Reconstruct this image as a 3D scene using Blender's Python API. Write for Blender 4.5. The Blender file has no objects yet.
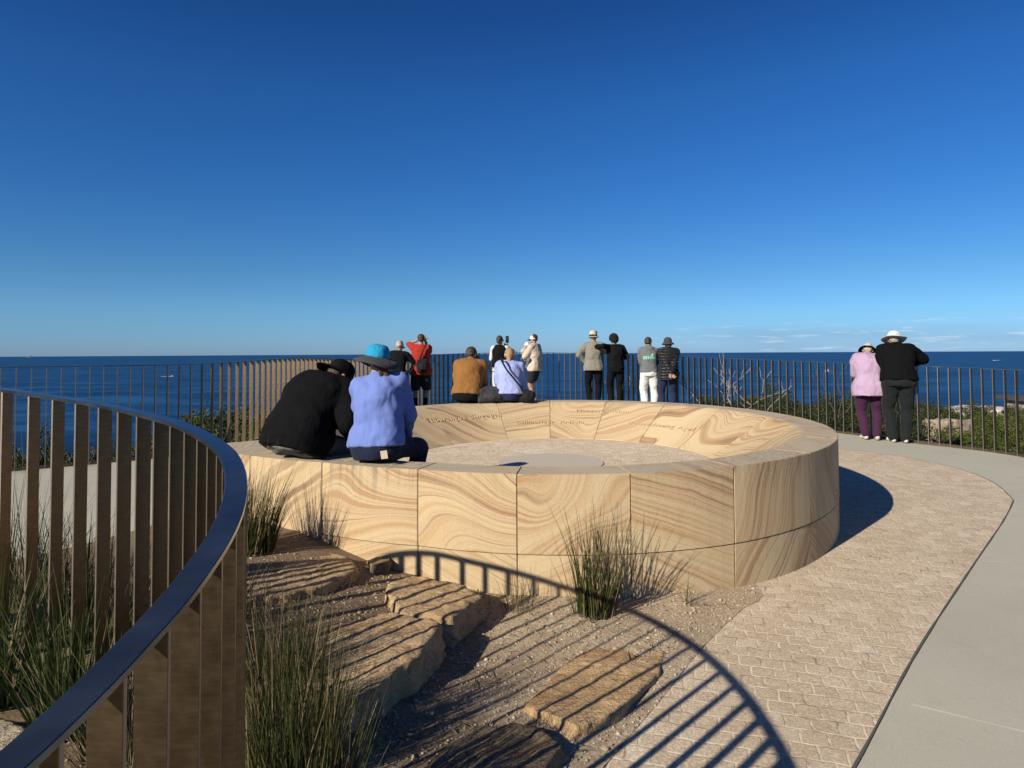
import bpy, bmesh, math, random
import numpy as np
from mathutils import Vector, Matrix, noise as mnoise
random.seed(7); np.random.seed(7)
sc = bpy.context.scene
COL = sc.collection
H = 1.75                                   # eye level; all "depths" are metres below the eye
F_PX, PITCH, ROLL = 660.0, 0.035, 0.0055
CY = 352.9 - F_PX*math.tan(PITCH)
R = math.radians

# ------------------------------------------------------------------ basics
def sstep(a, b, x):
    t = min(1.0, max(0.0, (x-a)/(b-a))); return t*t*(3-2*t)
def interp(x, xs, ys): return float(np.interp(x, xs, ys))
def ray(px, py):
    X, Y = px-512, py-CY
    c, s = math.cos(ROLL), math.sin(ROLL)
    x, y = (X*c-Y*s)/F_PX, (Y*c+X*s)/F_PX
    fw = math.cos(PITCH)+y*math.sin(PITCH); dn = y*math.cos(PITCH)-math.sin(PITCH)
    return x/fw, dn/fw
def raise_(x, z):
    return .30*sstep(.1, -2.4, x)*(1-.45*sstep(5, 9, z))*(1-sstep(9.8, 13.5, z))
def gd(x, z):                              # depth of the platform below the eye
    zz = max(z, 2.2) if z > 2.2 else 2.2-.3*(2.2-z)*.2
    return 1.80-.040*zz-raise_(x, z)
def gz(x, z): return H-gd(x, z)
def at(px, py, z):
    u, v = ray(px, py); return Vector((u*z, z, H-v*z))

def tag(o, label=None, cat=None, group=None, kind=None):
    if label: o['label'] = label
    if cat: o['category'] = cat
    if group: o['group'] = group
    if kind: o['kind'] = kind
    return o
def empty(name, loc, rz=0):
    o = bpy.data.objects.new(name, None); COL.objects.link(o)
    o.location = loc; o.rotation_euler = (0, 0, rz); o.empty_display_size = .1
    return o
def link(name, me, mat=None, parent=None, smooth=False):
    if mat is not None and len(me.materials) == 0: me.materials.append(mat)
    o = bpy.data.objects.new(name, me); COL.objects.link(o)
    if parent is not None: o.parent = parent
    if smooth: me.polygons.foreach_set('use_smooth', [True]*len(me.polygons))
    return o
def build(name, bm, mat, parent=None, smooth=False, recalc=True):
    if recalc: bmesh.ops.recalc_face_normals(bm, faces=bm.faces)
    me = bpy.data.meshes.new(name); bm.to_mesh(me); bm.free()
    return link(name, me, mat, parent, smooth)
def copy_tree(o, parent=None):
    c = o.copy(); COL.objects.link(c)
    if parent is not None: c.parent = parent
    for ch in list(o.children): copy_tree(ch, c)
    return c

# ------------------------------------------------------------------ materials
class Mat:
    def __init__(s, name):
        s.m = bpy.data.materials.new(name); s.m.use_nodes = True
        s.nt = s.m.node_tree; s.b = s.nt.nodes['Principled BSDF']
        s.out = s.nt.nodes['Material Output']
    def n(s, typ, props=None, **ins):
        nd = s.nt.nodes.new('ShaderNode'+typ)
        for k, v in (props or {}).items(): setattr(nd, k, v)
        for k, v in ins.items():
            key = int(k[1:]) if k[0] == '_' and k[1:].isdigit() else k.replace('_', ' ')
            s.set(nd.inputs[key], v)
        return nd
    def set(s, sock, v):
        if isinstance(v, bpy.types.NodeSocket): s.nt.links.new(v, sock)
        elif isinstance(v, bpy.types.Node): s.nt.links.new(v.outputs[0], sock)
        else: sock.default_value = v
    def P(s, **kw):
        for k, v in kw.items(): s.set(s.b.inputs[k.replace('_', ' ')], v)
    def math(s, op, a, b=0.0, c=0.0):
        nd = s.n('Math', {'operation': op}); s.set(nd.inputs[0], a); s.set(nd.inputs[1], b); s.set(nd.inputs[2], c)
        return nd.outputs[0]
    def mix(s, f, a, b, mode='MIX'):
        nd = s.n('Mix', {'data_type': 'RGBA', 'blend_type': mode})
        s.set(nd.inputs[0], f); s.set(nd.inputs[6], a); s.set(nd.inputs[7], b)
        return nd.outputs[2]
    def ramp(s, f, stops, interp='LINEAR'):
        nd = s.n('ValToRGB'); cr = nd.color_ramp; cr.interpolation = interp
        while len(cr.elements) < len(stops): cr.elements.new(.5)
        for e, (p, c) in zip(cr.elements, stops):
            e.position = p; e.color = c if len(c) == 4 else (*c, 1)
        s.set(nd.inputs[0], f); return nd.outputs[0]
    def noise(s, vec, scale, detail=4, rough=.55, dim='3D'):
        nd = s.n('TexNoise', {'noise_dimensions': dim}, Scale=scale, Detail=detail, Roughness=rough)
        if dim == '1D': s.set(nd.inputs['W'], vec)
        elif vec is not None: s.set(nd.inputs['Vector'], vec)
        return nd.outputs[0]
    def bump(s, h, strength=.3, dist=.01, normal=None):
        nd = s.n('Bump', None, Strength=strength, Distance=dist, Height=h)
        if normal is not None: s.set(nd.inputs['Normal'], normal)
        s.set(s.b.inputs['Normal'], nd.outputs[0]); return nd.outputs[0]
    def obj(s): return s.n('TexCoord').outputs['Object']
def rgb(*c): return (*c, 1)

def cloth(name, col, rough=.9, wr=.5, scale=9, sheen=.05):
    M = Mat(name); c = M.obj()
    n0 = M.n('TexNoise', None, Vector=M.n('VectorMath', {'operation': 'MULTIPLY'}, _0=c, _1=(1.2, 1.2, .6)).outputs[0], Scale=scale*.75, Detail=2.5, Roughness=.45, Distortion=1.2).outputs[0]
    n1 = M.math('ABSOLUTE', M.math('SUBTRACT', n0, .5)); n2 = M.noise(c, 260, 2)
    d = tuple(x*.9 for x in col)
    M.P(Base_Color=M.ramp(n0, [(.3, d), (.7, col)]), Roughness=rough, Sheen_Weight=sheen)
    M.b.inputs['Specular IOR Level'].default_value = .12
    b = M.bump(n1, wr, .05); M.bump(n2, .12, .002, b)
    return M.m
def plain(name, col, rough=.6, metal=0, bump=0, scale=40):
    M = Mat(name); c = M.obj(); n1 = M.noise(c, scale, 4)
    M.P(Base_Color=M.ramp(n1, [(.3, tuple(x*.85 for x in col)), (.7, col)]), Roughness=rough, Metallic=metal)
    if bump: M.bump(n1, bump, .005)
    return M.m

def sandstone():
    M = Mat('banded_sandstone'); oc = M.obj()
    def ap(n): 
        return M.n('Attribute', {'attribute_type': 'OBJECT', 'attribute_name': n}).outputs['Fac']
    seed, tilt, freq, warp = ap('seed'), ap('tilt'), ap('freq'), ap('warp')
    off = M.n('CombineXYZ', None, X=M.math('MULTIPLY', seed, 7.3), Y=M.math('MULTIPLY', seed, 3.1), Z=M.math('MULTIPLY', seed, 5.7)).outputs[0]
    v = M.n('VectorMath', {'operation': 'ADD'}, _0=oc, _1=off).outputs[0]
    big = M.n('TexNoise', None, Vector=v, Scale=1.05, Detail=1.0, Roughness=.4).outputs[0]
    med = M.noise(v, 3.2, 2, .5)
    sep = M.n('SeparateXYZ', None, Vector=oc)
    rv = M.n('VectorRotate', {'rotation_type': 'Y_AXIS'}, Vector=oc, Angle=tilt).outputs[0]
    z = M.n('SeparateXYZ', None, Vector=rv).outputs['Z']
    h = M.math('ADD', z, M.math('MULTIPLY', M.math('SUBTRACT', big, .5), warp))
    h = M.math('ADD', h, M.math('MULTIPLY', M.math('SUBTRACT', med, .5), .045))
    h = M.math('ADD', M.math('MULTIPLY', h, freq), seed)
    n1 = M.noise(h, 9.0, 3, .55, '1D')
    clus = M.ramp(M.noise(M.math('ADD', h, 17.0), 3.4, 1, .5, '1D'), [(.37, (0, 0, 0)), (.53, (1, 1, 1))])
    n2 = M.noise(M.math('ADD', h, 31.0), 34.0, 3, .6, '1D')
    fine = M.noise(v, 75, 5, .65)
    base = M.ramp(n1, [(.25, (.43, .265, .125)), (.38, (.55, .385, .20)), (.50, (.60, .455, .265)), (.64, (.575, .425, .24)), (.78, (.49, .325, .165))])
    line = M.ramp(n2, [(.47, (0, 0, 0)), (.55, (.7, .7, .7)), (.63, (1, 1, 1))])
    region = M.ramp(M.noise(v, 1.5, 1), [(.36, (.35, .35, .35)), (.58, (1, 1, 1))])
    c = M.mix(M.math('MULTIPLY', M.math('MULTIPLY', line, clus), M.math('MULTIPLY', region, .95)), base, rgb(.32, .145, .055))
    c = M.mix(M.math('MULTIPLY', clus, .22), c, rgb(.47, .30, .165))
    l2 = M.ramp(M.noise(M.math('ADD', h, 71.0), 7.0, 1, .5, '1D'), [(.488, (0, 0, 0)), (.5, (1, 1, 1)), (.512, (0, 0, 0))])
    c = M.mix(M.math('MULTIPLY', l2, M.math('MULTIPLY', region, .95)), c, rgb(.15, .06, .035))
    blk = M.math('FRACT', M.math('MULTIPLY', seed, 3.71))
    c = M.mix(M.math('MULTIPLY', blk, .22), c, rgb(.60, .39, .20))
    c = M.mix(.16, c, M.ramp(fine, [(.3, (.36, .24, .13)), (.7, (.84, .70, .47))]))
    blot = M.ramp(M.noise(v, 2.3, 6, .65), [(.55, (0, 0, 0)), (.75, (.22, .22, .22))])
    c = M.mix(blot, c, rgb(.42, .30, .18))
    # grey weathering where the stone faces up, and runs of stain under some edges
    geo = M.n('NewGeometry'); nz = M.n('SeparateXYZ', None, Vector=geo.outputs['True Normal']).outputs['Z']
    up = M.ramp(nz, [(.93, (0, 0, 0)), (.985, (1, 1, 1))])
    wn = M.ramp(M.noise(v, 5, 5, .6), [(.35, (.25, .25, .25)), (.65, (.95, .95, .95))])
    c = M.mix(M.math('MULTIPLY', up, M.math('MULTIPLY', wn, .95)), c, rgb(.50, .42, .30))
    st = M.noise(M.n('VectorMath', {'operation': 'MULTIPLY'}, _0=v, _1=(26, 26, 1.2)).outputs[0], 1, 3)
    zz = sep.outputs['Z']; stain = ap('stain')
    msk = M.ramp(M.math('ADD', M.math('MULTIPLY', zz, 2.4), M.math('MULTIPLY', st, 1.3)), [(.10, (0, 0, 0)), (.95, (1, 1, 1))])
    msk = M.math('MULTIPLY', M.math('MULTIPLY', msk, stain), M.ramp(st, [(.42, (0, 0, 0)), (.62, (1, 1, 1))]))
    c = M.mix(M.math('MULTIPLY', msk, .9), c, rgb(.20, .18, .14))
    c = M.mix(1.0, c, rgb(.96, 1.01, 1.05), 'MULTIPLY')
    M.P(Base_Color=c, Roughness=.85); M.b.inputs['Specular IOR Level'].default_value = .2
    b = M.bump(fine, .35, .004); M.bump(n1, .08, .004, b)
    return M.m

def rockmat(name, c0, c1, c2, layer=9.0):
    M = Mat(name); c = M.obj()
    n1 = M.noise(c, 3.5, 6, .6); fine = M.noise(c, 70, 5, .65)
    s = M.n('VectorMath', {'operation': 'MULTIPLY'}, _0=c, _1=(1.2, 6, layer)).outputs[0]
    st = M.noise(s, 1.6, 4, .6)
    col = M.ramp(st, [(.25, c2), (.42, c0), (.6, c1), (.75, c0)])
    col = M.mix(M.ramp(n1, [(.5, (0, 0, 0)), (.75, (.55, .55, .55))]), col, rgb(*c2))
    col = M.mix(.25, col, M.ramp(fine, [(.3, tuple(x*.5 for x in c0)), (.7, tuple(min(1, x*1.4) for x in c1))]))
    M.P(Base_Color=col, Roughness=.92); M.b.inputs['Specular IOR Level'].default_value = .15
    crk = M.ramp(M.math('ABSOLUTE', M.math('SUBTRACT', M.noise(c, 6.5, 4, .7), .5)), [(0, (1, 1, 1)), (.018, (0, 0, 0))])
    col = M.mix(M.math('MULTIPLY', crk, .7), col, rgb(*[x*.35 for x in c2]))
    lich = M.ramp(M.noise(c, 17, 5, .7), [(.62, (0, 0, 0)), (.68, (.6, .6, .6))])
    col = M.mix(lich, col, rgb(.30, .29, .25))
    M.P(Base_Color=col)
    b = M.bump(fine, .9, .012); b2 = M.bump(st, .7, .03, b); b3 = M.bump(n1, .5, .04, b2); M.bump(crk, -.8, .015, b3)
    return M.m

def gravelmat():
    M = Mat('gravel_soil'); c = M.obj()
    vor = M.n('TexVoronoi', None, Vector=c, Scale=95.0); n1 = M.noise(c, 2.2, 5, .6); n2 = M.noise(c, 55, 5, .7)
    col = M.ramp(M.n('SeparateColor', None, Color=vor.outputs['Color']).outputs[0], [(0, (.24, .18, .115)), (.35, (.42, .33, .22)), (.7, (.52, .42, .30)), (1, (.64, .55, .43))])
    col = M.mix(M.ramp(n1, [(.42, (0, 0, 0)), (.68, (.75, .75, .75))]), col, rgb(.29, .21, .125))
    col = M.mix(M.math('MULTIPLY', n2, .5), col, rgb(.44, .34, .22))
    gx = M.n('SeparateXYZ', None, Vector=c).outputs['X']
    hum = M.ramp(M.math('ADD', M.math('MULTIPLY', gx, -.55), M.noise(c, 1.8, 5, .65)), [(.42, (0, 0, 0)), (.80, (.85, .85, .85))])
    col = M.mix(hum, col, M.ramp(n2, [(.35, (.11, .075, .045)), (.65, (.26, .19, .115))]))
    M.P(Base_Color=col, Roughness=.95); M.b.inputs['Specular IOR Level'].default_value = .15
    b = M.bump(vor.outputs['Distance'], -.7, .012); M.bump(n2, .6, .01, b)
    return M.m

def pavermat(gain=1.0, nm='granite_setts'):
    M = Mat(nm); c = M.obj()
    wob = M.n('TexNoise', None, Vector=c, Scale=9.0, Detail=2.0).outputs['Color']
    w = M.n('VectorMath', {'operation': 'SCALE'}, _0=M.n('VectorMath', {'operation': 'SUBTRACT'}, _0=wob, _1=(.5, .5, .5)).outputs[0], Scale=.030).outputs[0]
    p = M.n('VectorMath', {'operation': 'ADD'}, _0=c, _1=w).outputs[0]
    mp = M.n('Mapping', None, Vector=p); mp.inputs['Rotation'].default_value = (0, 0, R(16))
    br = M.n('TexBrick', None, Vector=mp.outputs[0], Scale=1.0)
    br.offset = .5; br.inputs['Brick Width'].default_value = .112; br.inputs['Row Height'].default_value = .104
    br.inputs['Mortar Size'].default_value = .0062; br.inputs['Mortar Smooth'].default_value = .35; br.inputs['Bias'].default_value = 0.0
    br.inputs['Color1'].default_value = rgb(.0, .0, .0); br.inputs['Color2'].default_value = rgb(1, 1, 1); br.inputs['Mortar'].default_value = rgb(.5, .5, .5)
    n1 = M.noise(c, 1.1, 4, .6); sp = M.noise(c, 85, 5, .8); n3 = M.noise(c, 14, 3)
    bc = M.ramp(br.outputs['Color'], [(0, (.36, .275, .18)), (.3, (.50, .405, .29)), (.6, (.44, .345, .225)), (.8, (.53, .44, .325)), (1, (.62, .53, .41))])
    bc = M.mix(.5, bc, M.ramp(sp, [(.38, (.22, .175, .12)), (.5, (.50, .415, .315)), (.60, (.88, .78, .63))]))
    bc = M.mix(M.ramp(n1, [(.4, (0, 0, 0)), (.7, (.45, .45, .45))]), bc, rgb(.36, .28, .185))
    mc = M.mix(M.ramp(M.noise(c, 9, 3, .6), [(.36, (0, 0, 0)), (.52, (1, 1, 1))]), rgb(.22, .17, .11), rgb(.64, .54, .40))
    wear = M.ramp(M.noise(c, 4.5, 4, .6), [(.35, (.35, .35, .35)), (.6, (1, 1, 1))])
    col = M.mix(M.math('MULTIPLY', br.outputs['Fac'], wear), bc, mc)
    col = M.mix(1.0, col, rgb(gain*1.17, gain*1.165, gain*1.145), 'MULTIPLY')
    M.P(Base_Color=col, Roughness=.88); M.b.inputs['Specular IOR Level'].default_value = .25
    b = M.bump(M.math('SUBTRACT', 1.0, br.outputs['Fac']), .55, .006); b2 = M.bump(sp, .45, .004, b); M.bump(n3, .35, .012, b2)
    return M.m

def concretemat():
    M = Mat('broom_concrete'); c = M.obj()
    n1 = M.noise(c, .9, 6, .6); n2 = M.noise(c, 160, 4, .7); n3 = M.noise(c, 7, 4)
    col = M.ramp(n1, [(.3, (.39, .36, .285)), (.55, (.445, .415, .335)), (.75, (.485, .45, .37))])
    crk = M.ramp(M.noise(c, .35, 5, .6), [(.45, (0, 0, 0)), (.62, (.35, .35, .35))])
    col = M.mix(crk, col, rgb(.50, .455, .345))
    col = M.mix(.42, col, M.ramp(n2, [(.3, (.29, .27, .215)), (.7, (.57, .535, .445))]))
    col = M.mix(M.ramp(n3, [(.6, (0, 0, 0)), (.8, (.3, .3, .3))]), col, rgb(.30, .27, .21))
    stn = M.ramp(M.noise(c, 2.6, 6, .7), [(.56, (0, 0, 0)), (.72, (.35, .35, .35))])
    col = M.mix(stn, col, rgb(.33, .30, .235))
    grit = M.ramp(M.noise(c, 240, 2, .6), [(.70, (0, 0, 0)), (.76, (.5, .5, .5))])
    col = M.mix(grit, col, rgb(.20, .18, .14))
    col = M.mix(1.0, col, rgb(1.06, 1.10, 1.10), 'MULTIPLY')
    M.P(Base_Color=col, Roughness=.85); M.bump(n2, .35, .003)
    M.b.inputs['Specular IOR Level'].default_value = .3
    return M.m

def bronze():
    M = Mat('bronze_blade'); c = M.obj()
    g = M.n('VectorMath', {'operation': 'MULTIPLY'}, _0=c, _1=(6, 6, 40)).outputs[0]
    n1 = M.noise(g, 3, 4); sp = M.noise(c, 25, 5, .7)
    col = M.ramp(n1, [(.3, (.115, .080, .046)), (.7, (.165, .118, .070))])
    col = M.mix(M.ramp(sp, [(.62, (0, 0, 0)), (.72, (.35, .35, .35))]), col, rgb(.20, .165, .12))
    M.P(Base_Color=col, Metallic=.92, Roughness=M.ramp(sp, [(.3, (.36,)*3), (.7, (.48,)*3)]))
    M.bump(n1, .05, .002)
    return M.m
def railtop():
    M = Mat('bronze_handrail'); c = M.obj()
    n1 = M.noise(c, 7, 5, .6); sp = M.noise(c, 60, 4, .7)
    col = M.ramp(n1, [(.3, (.10, .118, .12)), (.7, (.165, .18, .18))])
    M.P(Base_Color=col, Metallic=.9, Roughness=M.ramp(n1, [(.35, (.16,)*3), (.7, (.30,)*3)]))
    M.bump(sp, .03, .002)
    return M.m

def leafmat(name, stops, tr=.0):
    M = Mat(name)
    a = M.n('Attribute', {'attribute_name': 'tone'}).outputs['Fac']
    M.P(Base_Color=M.ramp(a, stops), Roughness=.6); M.b.inputs['Specular IOR Level'].default_value = .25
    if tr:
        t = M.n('BsdfTranslucent', None, Color=M.ramp(a, stops)); mx = M.n('MixShader', None, Fac=tr)
        M.nt.links.new(M.b.outputs[0], mx.inputs[1]); M.nt.links.new(t.outputs[0], mx.inputs[2]); M.nt.links.new(mx.outputs[0], M.out.inputs[0])
    return M.m

def seamat():
    M = Mat('sea_water'); c = M.obj()
    s = M.n('VectorMath', {'operation': 'MULTIPLY'}, _0=c, _1=(.55, 1.0, 1)).outputs[0]
    n1 = M.noise(s, .010, 8, .68); n2 = M.noise(s, .0012, 4, .55); n3 = M.noise(s, .09, 5, .7)
    col = M.ramp(n1, [(.38, (.0025, .019, .060)), (.5, (.0062, .041, .112)), (.61, (.014, .074, .178))])
    col = M.mix(M.ramp(n2, [(.4, (0, 0, 0)), (.62, (.35, .35, .35))]), col, rgb(.012, .05, .14))
    cap = M.ramp(M.noise(s, .045, 3, .6), [(.735, (0, 0, 0)), (.76, (.55, .55, .55))])
    col = M.mix(cap, col, rgb(.45, .55, .62))
    M.P(Base_Color=col, Roughness=.45); M.b.inputs['Specular IOR Level'].default_value = .10
    b = M.bump(n1, .6, 8.0); M.bump(n3, .5, 1.0, b)
    return M.m

MT = dict(stone=sandstone(), gravel=gravelmat(), paver=pavermat(), concrete=concretemat(), bronze=bronze(), rail=railtop(), sea=seamat(),
    rock=rockmat('garden_sandstone', (.46, .31, .165), (.55, .41, .24), (.33, .19, .095)),
    slab=rockmat('streaked_sandstone', (.46, .30, .155), (.56, .40, .22), (.28, .14, .07), 2.5),
    palerock=rockmat('pale_sandstone', (.50, .42, .30), (.58, .50, .37), (.36, .28, .18)),
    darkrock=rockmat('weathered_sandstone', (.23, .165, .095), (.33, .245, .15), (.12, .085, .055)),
    mortar=plain('dark_joint', (.055, .045, .035), .95), joint=plain('grey_joint', (.10, .095, .085), .95), palejoint=plain('pale_joint', (.66, .62, .53), .9),
    earth=rockmat('heath_soil', (.12, .10, .055), (.18, .145, .08), (.06, .055, .03)),
    shrub=leafmat('shrub_leaf', [(0, (.018, .028, .008)), (.5, (.045, .062, .014)), (.85, (.080, .098, .022)), (1, (.14, .13, .045))], .12),
    darkshrub=leafmat('dark_shrub_leaf', [(0, (.018, .026, .008)), (.6, (.042, .052, .016)), (1, (.10, .085, .04))], .1),
    yellowshrub=leafmat('bright_shrub_leaf', [(0, (.040, .060, .010)), (.6, (.090, .118, .017)), (1, (.16, .165, .035))], .2),
    grass=leafmat('tussock_blade', [(0, (.018, .028, .006)), (.45, (.052, .068, .012)), (.72, (.085, .085, .028)), (.86, (.15, .10, .05)), (1, (.28, .20, .11))], .15),
    greengrass=leafmat('green_blade', [(0, (.020, .038, .009)), (.6, (.052, .085, .016)), (.9, (.12, .13, .04)), (1, (.30, .23, .13))], .2),
    drystalk=leafmat('dry_stalk', [(0, (.20, .14, .085)), (1, (.42, .33, .21))]),
    deadwood=plain('bleached_wood', (.36, .315, .27), .9, 0, .3), stem=plain('brown_stem', (.09, .065, .045), .9))

# ------------------------------------------------------------------ curve helpers
def catmull(pts, step):
    P = np.array(pts, float); P = np.vstack([2*P[0]-P[1], P, 2*P[-1]-P[-2]]); out = []
    for i in range(1, len(P)-2):
        p0, p1, p2, p3 = P[i-1:i+3]
        for t in np.linspace(0, 1, 24, endpoint=False):
            out.append(.5*((2*p1)+(-p0+p2)*t+(2*p0-5*p1+4*p2-p3)*t*t+(-p0+3*p1-3*p2+p3)*t**3))
    out.append(P[-2]); out = np.array(out)
    d = np.r_[0, np.cumsum(np.linalg.norm(np.diff(out, axis=0), axis=1))]
    n = int(d[-1]/step); s = np.arange(n+1)*step
    return np.stack([np.interp(s, d, out[:, k]) for k in range(out.shape[1])], 1)

def sheet(name, poly, off, step, mat, hf, skirt=0, kind='structure'):
    bm = bmesh.new(); bm.faces.new([bm.verts.new((x, z, 0)) for x, z in poly])
    P = np.array(poly)
    for ax in (0, 1):
        for c in np.arange(P[:, ax].min()+step, P[:, ax].max(), step):
            co = [0, 0, 0]; no = [0, 0, 0]; co[ax] = c; no[ax] = 1
            bmesh.ops.bisect_plane(bm, geom=bm.verts[:]+bm.edges[:]+bm.faces[:], plane_co=co, plane_no=no, dist=1e-5)
    for v in bm.verts: v.co.z = hf(v.co.x, v.co.y)+off
    bmesh.ops.recalc_face_normals(bm, faces=bm.faces)
    if sum(f.normal.z for f in bm.faces) < 0: bmesh.ops.reverse_faces(bm, faces=bm.faces)
    if skirt:
        be = [e for e in bm.edges if e.is_boundary]
        r = bmesh.ops.extrude_edge_only(bm, edges=be)
        for v in r['geom']:
            if isinstance(v, bmesh.types.BMVert): v.co.z -= skirt
    o = build(name, bm, mat, None, True, recalc=False)
    if kind: o['kind'] = kind
    return o
def strip(name, pts, w, off, mat, hf, kind='structure'):
    C = catmull(pts, .06); bm = bmesh.new(); prev = None
    for i in range(len(C)):
        t = C[min(i+1, len(C)-1)]-C[max(i-1, 0)]; t /= np.linalg.norm(t)+1e-9; n = np.array([-t[1], t[0]])
        ww = w*(.75+.5*mnoise.noise((i*.31, w*50, 0))) if w > .012 else w
        a, b = C[i]+n*ww/2, C[i]-n*ww/2
        cur = [bm.verts.new((a[0], a[1], hf(*a)+off)), bm.verts.new((b[0], b[1], hf(*b)+off))]
        if prev: bm.faces.new([prev[0], prev[1], cur[1], cur[0]])
        prev = cur
    o = build(name, bm, mat); o['kind'] = kind
    return o

# ------------------------------------------------------------------ fence line
FENCE = [(-9.5, 4.5), (-7.2, 6.25), (-5.6, 7.45), (-4.7, 8.12), (-4.28, 8.5), (-4.0, 8.8), (-3.78, 9.3), (-3.66, 9.75), (-3.5, 10.5), (-3.05, 12.5), (-2.4, 14.0), (-1.5, 15.4), (-.2, 16.0), (1.3, 15.7), (2.42, 14.9), (3.45, 13.5), (4.45, 12.25), (5.4, 11.05), (6.1, 10.13), (6.6, 9.5), (6.95, 8.85), (7.35, 7.7), (7.6, 6.2), (7.7, 4.5)]
FC = catmull(FENCE, .14)
def fheight(x, z): return 1.17
# ------------------------------------------------------------------ platform surfaces
plat = [(x-.0, z) for x, z in catmull(FENCE, .5)]
cen = np.array([.5, 7.0])
plat = [tuple(np.array(p)+(np.array(p)-cen)/np.linalg.norm(np.array(p)-cen)*.07) for p in plat]+[(8.2, -10), (-10, -10)]
sheet('path', plat, 0, .4, MT['concrete'], gz, skirt=.45)
PR = [(-.35, .75), (.55, 1.85), (1.38, 2.74), (2.23, 3.70), (3.46, 5.01), (4.4, 6.0), (4.95, 6.61), (5.14, 6.87), (5.46, 7.61), (5.51, 8.30), (5.29, 9.0), (4.7, 9.60), (3.8, 10.3), (2.6, 11.0), (1.2, 11.4), (-.3, 11.2), (-1.4, 10.7)]
PR2 = [tuple(p) for p in catmull(PR, .12)]
PL = [(-1.6, 9.3), (0, 7.2), (1.2, 5.4), (1.62, 4.46), (1.47, 4.30), (1.05, 3.78), (.68, 3.24), (.35, 2.75), (0, 2.2), (-.25, 1.6), (-.42, 1.0)]
def hp(x, z): return gz(x, z)
sheet('paving', PR2+PL, .004, .2, MT['paver'], gz)
strip('paving_joint', PR[1:14], .013, .008, MT['joint'], gz)
strip('path_joint', [tuple(x) for x in ((3.55, 5.05), (5.5, 4.6), (7.6, 4.1))], .016, .003, MT['palejoint'], gz)
strip('path_joint', [(1.88, 3.18), (2.5, 2.82), (3.5, 2.26)], .016, .003, MT['palejoint'], gz)
GARDEN = [(-.46, .75), (-.40, 1.0), (-.22, 1.6), (.02, 2.2), (.37, 2.75), (.70, 3.22), (1.07, 3.76), (1.49, 4.28), (1.66, 4.46), (1.4, 5.3), (-1.2, 5.6), (-2.3, 5.75), (-2.75, 5.0), (-3.2, 4.35), (-4.2, 3.5), (-5.2, 2.4), (-5.4, 0), (-4.2, -1.4), (-2.4, -1.6), (-1.0, -.6)]
def gdz(x, z):
    e = min(sstep(-.05, .5, (z-.75)*0+1), 1)
    n = mnoise.noise((x*1.7, z*1.7, 3.1))*.022+mnoise.noise((x*6, z*6, 9))*.008
    return gz(x, z)+max(.010, .024+n)
GP = [tuple(p) for p in catmull(GARDEN+[GARDEN[0]], .15)][:-1]
def gdz_edge(x, z):
    dmin = min((x-a)**2+(z-b)**2 for a, b in GP)**.5
    return gz(x, z)+.006+(gdz(x, z)-gz(x, z)-.006)*sstep(0, .22, dmin)
sheet('gravel_bed', GP, 0, .09, MT['gravel'], gdz_edge)

# ------------------------------------------------------------------ headland beyond the fence and the sea
CX0, CZ0 = .5, 8.0
fa = np.array([math.atan2(x-CX0, z-CZ0) for x, z in FC]); fr = np.array([math.hypot(x-CX0, z-CZ0) for x, z in FC])
o_ = np.argsort(fa); fa, fr = fa[o_], fr[o_]
def terr(a, s):                            # depth below the eye at azimuth a, s metres beyond the fence
    d = math.degrees(a)
    right = sstep(10, 24, d)
    left = sstep(-15, -40, d)
    sl = .42*(1-right)*(1-left)+.068*right+.20*left
    x = CX0+math.sin(a)*(interp(a, fa, fr)+s); z = CZ0+math.cos(a)*(interp(a, fa, fr)+s)
    base = 1.95 + .25*(1-right)
    t = base+sl*s+.18*mnoise.noise((x*.25, z*.25, 2))*min(1, s/3)+.8*mnoise.noise((x*.05, z*.05, 5))*min(1, s/20)*.5
    edge = 46+8*mnoise.noise((a*4, 0, 1))
    if s > edge: t += (s-edge)*2.6
    return min(t, 82)
def tpos(a, s):
    r = interp(a, fa, fr)+s
    return CX0+math.sin(a)*r, CZ0+math.cos(a)*r
bm = bmesh.new(); rows = []
for a in np.linspace(R(-118), R(112), 150):
    row = []
    for s in list(np.linspace(-.05, 12, 25))+list(np.linspace(13, 44, 22))+list(np.linspace(45, 90, 20)):
        x, z = tpos(a, s); row.append(bm.verts.new((x, z, H-terr(a, s))))
    rows.append(row)
for r0, r1 in zip(rows, rows[1:]):
    for i in range(len(r0)-1): bm.faces.new([r0[i], r0[i+1], r1[i+1], r1[i]])
o = build('headland', bm, MT['earth'], None, True); o['kind'] = 'structure'
bm = bmesh.new(); rad = [0, 60, 200, 600, 2000, 6000, 20000, 60000]; prev = None
for r in rad:
    ring = [bm.verts.new((r*math.sin(2*math.pi*i/128), r*math.cos(2*math.pi*i/128), H-75)) for i in range(128)] if r else [bm.verts.new((0, 0, H-75))]
    if prev:
        for i in range(128):
            j = (i+1) % 128
            if len(prev) == 1: bm.faces.new([prev[0], ring[i], ring[j]])
            else: bm.faces.new([prev[i], ring[i], ring[j], prev[j]])
    prev = ring
o = build('sea', bm, MT['sea']); o['kind'] = 'structure'

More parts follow.
